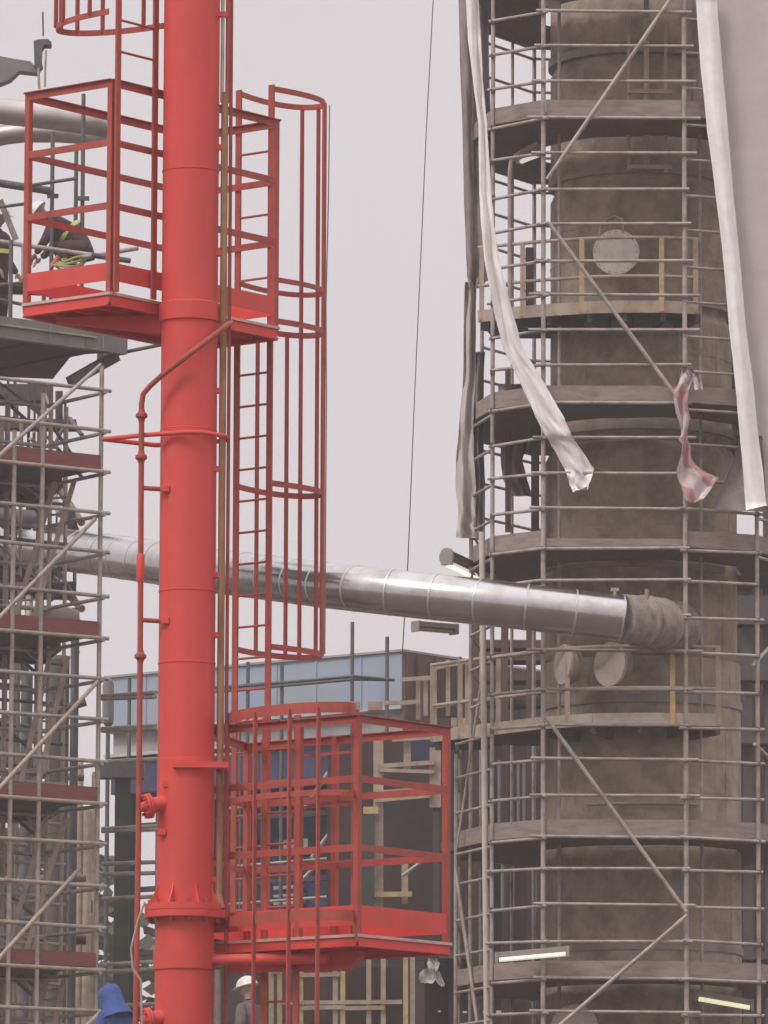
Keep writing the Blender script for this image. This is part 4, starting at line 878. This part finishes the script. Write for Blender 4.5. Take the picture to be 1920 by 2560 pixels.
# heap of hoses and straps on the deck
mb = MB(); hc = P(165, 676, 78.35); rh = random.Random(2)
for k in range(4):
    mb.path([hc + V((.19 * math.cos(a * .39) * (1 - .08 * k) + .03 * k, .13 * math.sin(a * .39), .02 + .035 * k + .03 * math.sin(a * .8 + k))) for a in range(17)], .014, 8)
mb.build('hose_heap', 'hose_yellow', label='yellow hose heaped on the grey platform behind the red toe plate', category='hose')
MB().path([P(128, 668, 78.3), P(140, 650, 78.3), P(146, 640, 78.3)], .03, 8).build('traffic_marker', 'orange', label='small orange stick leaning in the yellow hose heap', category='marker')

# ================================================================== PEOPLE
def skinned(name, joints, edges, radii, mt, parent, root=0, sub=2):
    rt_ = parent
    while rt_.parent: rt_ = rt_.parent
    o0 = V(rt_.location)
    me = bpy.data.meshes.new(name); me.from_pydata([V(j) - o0 for j in joints], edges, [])
    ob = bpy.data.objects.new(name, me); scene.collection.objects.link(ob)
    md = ob.modifiers.new('skin', 'SKIN'); md.use_smooth_shade = True
    for i, r in enumerate(radii):
        sv = me.skin_vertices[0].data[i]; sv.radius = (r, r) if not isinstance(r, tuple) else r; sv.use_root = (i == root)
    sb_ = ob.modifiers.new('sub', 'SUBSURF'); sb_.levels = sub; sb_.render_levels = sub
    dg = bpy.context.evaluated_depsgraph_get(); me2 = bpy.data.meshes.new_from_object(ob.evaluated_get(dg))
    bpy.data.objects.remove(ob); me2.name = name; me2.materials.append(M[mt])
    for p in me2.polygons: p.use_smooth = True
    o2 = bpy.data.objects.new(name, me2); scene.collection.objects.link(o2); o2.parent = parent
    return o2
def worker(label, foot, yaw, pose, cloth, helmet=None, hood=None, vest=False):
    """pose: joints in metres, x right, y forward, z up, from the feet"""
    t = thing('person', label, 'person', foot)
    c_, s_ = math.cos(yaw), math.sin(yaw); F = V(foot)
    W = lambda p: F + V((p[0] * c_ - p[1] * s_, p[0] * s_ + p[1] * c_, p[2]))
    J = pose
    names = ['pelvis', 'belly', 'chest', 'neckb', 'neck', 'lsh', 'lel', 'lwr', 'rsh', 'rel', 'rwr', 'lhip', 'lkn', 'lan', 'ltoe', 'rhip', 'rkn', 'ran', 'rtoe']
    rad = [.15, .145, .165, .09, .06, .085, .062, .042, .085, .062, .042, .105, .075, .055, .045, .105, .075, .055, .045]
    ed = [(0, 1), (1, 2), (2, 3), (3, 4), (2, 5), (5, 6), (6, 7), (2, 8), (8, 9), (9, 10), (0, 11), (11, 12), (12, 13), (13, 14), (0, 15), (15, 16), (16, 17), (17, 18)]
    skinned('body', [W(J[n]) for n in names], ed, rad, cloth, t)
    h = V(J['head']); up_ = (h - V(J['neck'])).normalized()
    fw = V(J.get('face', (0, 1, 0))).normalized()
    fw = (fw - up_ * fw.dot(up_)).normalized(); rt2 = fw.cross(up_)
    hp = lambda a, b, c2: W(h + rt2 * a + fw * b + up_ * c2)
    mb = MB(); rows = []
    for i in range(13):
        ph = -math.pi / 2 + math.pi * i / 12; line = []
        for j in range(16):
            th_ = 2 * math.pi * j / 16; x = math.cos(ph) * math.sin(th_) * .075; y = math.cos(ph) * math.cos(th_) * .098; z = math.sin(ph) * .118
            if z < -.03: x *= .86; y = y * .88 + .012
            if abs(x) < .02 and y > .05 and -.045 < z < .02: y += .028
            if abs(abs(x) - .032) < .02 and y > .05 and .005 < z < .045: y -= .012
            line.append(hp(x, y, z))
        rows.append(line)
    a = mb.add([p for r_ in rows for p in r_])
    for i in range(12):
        for j in range(16): mb.face((a + i * 16 + j, a + i * 16 + (j + 1) % 16, a + (i + 1) * 16 + (j + 1) % 16, a + (i + 1) * 16 + j), True)
    mb.path([W(J['neck']), hp(0, -.01, -.07)], [.055, .055], 12)
    hd = mb.build('head', 'skin', t)
    for sx_ in (-1, 1): MB().lathe([(.012, -.01), (.03, -.006), (.032, .004), (.015, .012)], hp(sx_ * .076, -.008, 0), W(V((0, 0, 0)) + rt2 * sx_) - F, 10).build('ear', 'skin', hd)
    if helmet:
        mb = MB(); a_ = None; rows = []
        for i in range(8):
            ph = R(2 + 88 * i / 7); rows.append([hp(math.cos(ph) * .112 * math.sin(2 * math.pi * j / 24), math.cos(ph) * .135 * math.cos(2 * math.pi * j / 24), .03 + math.sin(ph) * .115) for j in range(24)])
        brim = [hp(.125 * math.sin(2 * math.pi * j / 24), .147 * math.cos(2 * math.pi * j / 24) + (.05 if math.cos(2 * math.pi * j / 24) > .6 else 0), .02) for j in range(24)]
        rows = [brim] + rows; a_ = mb.add([p for r_ in rows for p in r_])
        for i in range(len(rows) - 1):
            for j in range(24): mb.face((a_ + i * 24 + j, a_ + i * 24 + (j + 1) % 24, a_ + (i + 1) * 24 + (j + 1) % 24, a_ + (i + 1) * 24 + j), True)
        mb.face([a_ + j for j in range(24)][::-1]); mb.build('helmet', helmet, t)
    if hood:
        mb = MB(); rows = []
        for zz, r1, r2, bk in ((-.27, .21, .17, -.03), (-.2, .185, .16, -.03), (-.12, .145, .15, -.025), (-.04, .13, .15, -.02), (.03, .128, .15, -.02), (.08, .135, .15, -.02), (.125, .12, .13, -.025), (.155, .09, .1, -.03), (.175, .055, .06, -.03), (.19, .025, .03, -.035), (.225, .012, .015, -.04)):
            rows.append([hp((r1 + .007 * math.sin(5 * 2 * math.pi * j / 24 + zz * 9)) * math.sin(2 * math.pi * j / 24), (r2 + .006 * math.cos(7 * 2 * math.pi * j / 24)) * math.cos(2 * math.pi * j / 24) + bk, zz + .008 * math.sin(3 * 2 * math.pi * j / 24)) for j in range(24)])
        a_ = mb.add([p for r_ in rows for p in r_])
        for i in range(len(rows) - 1):
            for j in range(24): mb.face((a_ + i * 24 + j, a_ + i * 24 + (j + 1) % 24, a_ + (i + 1) * 24 + (j + 1) % 24, a_ + (i + 1) * 24 + j), True)
        mb.build('hood', hood, t)
    for sd in ('l', 'r'):
        w_ = V(J[sd + 'wr']); e_ = V(J[sd + 'el']); d = (w_ - e_).normalized(); sidev = d.cross(V((0, 0, 1))); sidev = sidev.normalized() if sidev.length > .1 else V((1, 0, 0)); nv = sidev.cross(d)
        jt = [w_, w_ + d * .05, w_ + d * .09]; edg = [(0, 1), (1, 2)]; rd = [.024, .034, .03]
        for k in range(4):
            b_ = w_ + d * .09 + sidev * (.026 - .0175 * k); ln = (.065, .075, .07, .055)[k]; i0 = len(jt)
            jt += [b_ + d * .01, b_ + d * ln * .5 - nv * .008, b_ + d * ln - nv * .028]; edg += [(2, i0), (i0, i0 + 1), (i0 + 1, i0 + 2)]; rd += [.0095, .009, .008]
        i0 = len(jt); jt += [w_ + d * .035 + sidev * .035, w_ + d * .07 + sidev * .06 - nv * .012, w_ + d * .095 + sidev * .066 - nv * .02]; edg += [(1, i0), (i0, i0 + 1), (i0 + 1, i0 + 2)]; rd += [.012, .0105, .009]
        skinned('hand', [W(p) for p in jt], edg, rd, 'skin', t, sub=1)
    if vest:
        for n0, n1, f in (('belly', 'chest', .4),):
            c0 = V(J[n0]); c1 = V(J[n1]); ax = (c1 - c0).normalized(); cc = W(c0.lerp(c1, f)); axw = W(ax) - F
            MB().lathe([(.178, -.028), (.184, -.024), (.184, .024), (.178, .028)], cc, axw, 20, caps=False).build('reflective_band', 'hivis', t)
    return t
STAND = dict(pelvis=(0, 0, .95), belly=(0, .01, 1.1), chest=(0, .0, 1.3), neckb=(0, 0, 1.45), neck=(0, .01, 1.52), lsh=(-.18, 0, 1.4), lel=(-.25, .0, 1.13), lwr=(-.22, .16, .95), rsh=(.18, 0, 1.4), rel=(.25, 0, 1.13), rwr=(.22, .16, .95),
             lhip=(-.1, 0, .9), lkn=(-.11, .03, .5), lan=(-.11, -.02, .09), ltoe=(-.13, .13, .04), rhip=(.1, 0, .9), rkn=(.11, .03, .5), ran=(.11, -.02, .09), rtoe=(.13, .13, .04), head=(0, .04, 1.65), face=(0, 1, -.05))
CROUCH = dict(pelvis=(0, -.12, .42), belly=(0, .02, .55), chest=(0, .2, .7), neckb=(0, .33, .77), neck=(0, .39, .8), lsh=(-.18, .26, .72), lel=(-.24, .36, .48), lwr=(-.15, .5, .33), rsh=(.18, .26, .72), rel=(.24, .36, .48), rwr=(.15, .5, .33),
              lhip=(-.11, -.1, .4), lkn=(-.17, .28, .42), lan=(-.14, .02, .09), ltoe=(-.16, .17, .04), rhip=(.11, -.1, .4), rkn=(.17, .26, .3), ran=(.14, -.12, .09), rtoe=(.16, .0, .04), head=(0, .49, .87), face=(0, .8, -.5))
# crouching on the grey platform
p = P(196, 560, 78.8); worker('person crouching in a white helmet and dark work clothes with yellow bands', (p.x, p.y, zpx(703, p.x, p.y)), R(80), CROUCH, 'work_cloth', 'helmet', None, True)
MB().bar(P(-40, 712, 78.8) - V((0, 0, .03)), P(200, 724, 78.9) - V((0, 0, .03)), .6, .04).build('deck_board', 'deck', ut)
p = P(-8, 560, 79.6); worker('person in dark clothes with yellow bands cut off by the left edge', (p.x, p.y, zg1), R(-120), STAND, 'work_cloth', 'helmet', None, True)
BOW = dict(STAND); BOW.update(neck=(0, .05, 1.49), head=(0, .11, 1.585), face=(0, .9, -.4))
p = P(290, 2500, 73); worker('person in a blue hooded jacket standing at the bottom left beside the red riser', (p.x, p.y, p.z - 1.6), R(35), BOW, 'blue_cloth', None, 'blue_cloth')
MB().box((p.x, p.y, p.z - 1.6 - .05), 1.6, 1.2, .08).build('work_deck', 'deck', label='plank deck under the person in the blue hood', category='deck')
for i, dx in enumerate((-.7, .7)): pass
p2 = P(626, 2455, 76); worker('person in a white helmet standing behind the lowest ladder cage', (p2.x, p2.y, p2.z - 1.72), R(60), STAND, 'grey_cloth', 'helmet')
MB().box((p2.x, p2.y, p2.z - 1.72 - .05), 1.6, 1.2, .08).build('work_deck', 'deck', label='plank deck under the person in the white helmet', category='deck')
# loose clutter seen on the grey platform
MB().bar(P(62, 700, 78.2), P(62, 615, 78.2), .12, .08).build('plank', 'galv', label='short grey plank standing upright beside the crouching person', category='plank')

# ================================================================== FAR TREES
mb = MB(); rnd = random.Random(11)
for k in range(5200):
    x = rnd.uniform(-13, 12); hgt = 13.6 + 1.3 * math.sin(x * .6) + .8 * math.sin(x * 1.7 + 1)
    z = rnd.uniform(1, 1) + (hgt - 1) * rnd.random() ** .6; y = 148 + rnd.uniform(-3, 3); s = rnd.uniform(.25, .6)
    n1 = V((rnd.uniform(-1, 1), rnd.uniform(-1, 1), rnd.uniform(-1, 1))).normalized(); u_, w_ = frame(n1); c = V((x, y, z))
    a = mb.add([c - u_ * s, c + w_ * s * .5, c + u_ * s, c - w_ * s * .5]); mb.face((a, a + 1, a + 2, a + 3))
mb.build('treeline', 'leaf', kind='stuff', label='dull olive trees far behind the scaffolds low down', category='trees')

# ------------------------------------------------------------------ thin grey haze
hz = MB().box((0, 100, 14), 904, 904, 31).build('haze', 'ground'); hz['kind'] = 'stuff'
hm = bpy.data.materials.new('haze_air'); hm.use_nodes = True; ht = hm.node_tree; ht.nodes.clear()
ho = ht.nodes.new('ShaderNodeOutputMaterial'); hv = ht.nodes.new('ShaderNodeVolumePrincipled')
hv.inputs['Color'].default_value = (0.96, 0.92, 0.91, 1); hv.inputs['Density'].default_value = 0.001; hv.inputs['Anisotropy'].default_value = 0.0
ht.links.new(hv.outputs[0], ho.inputs['Volume']); hz.data.materials.clear(); hz.data.materials.append(hm)
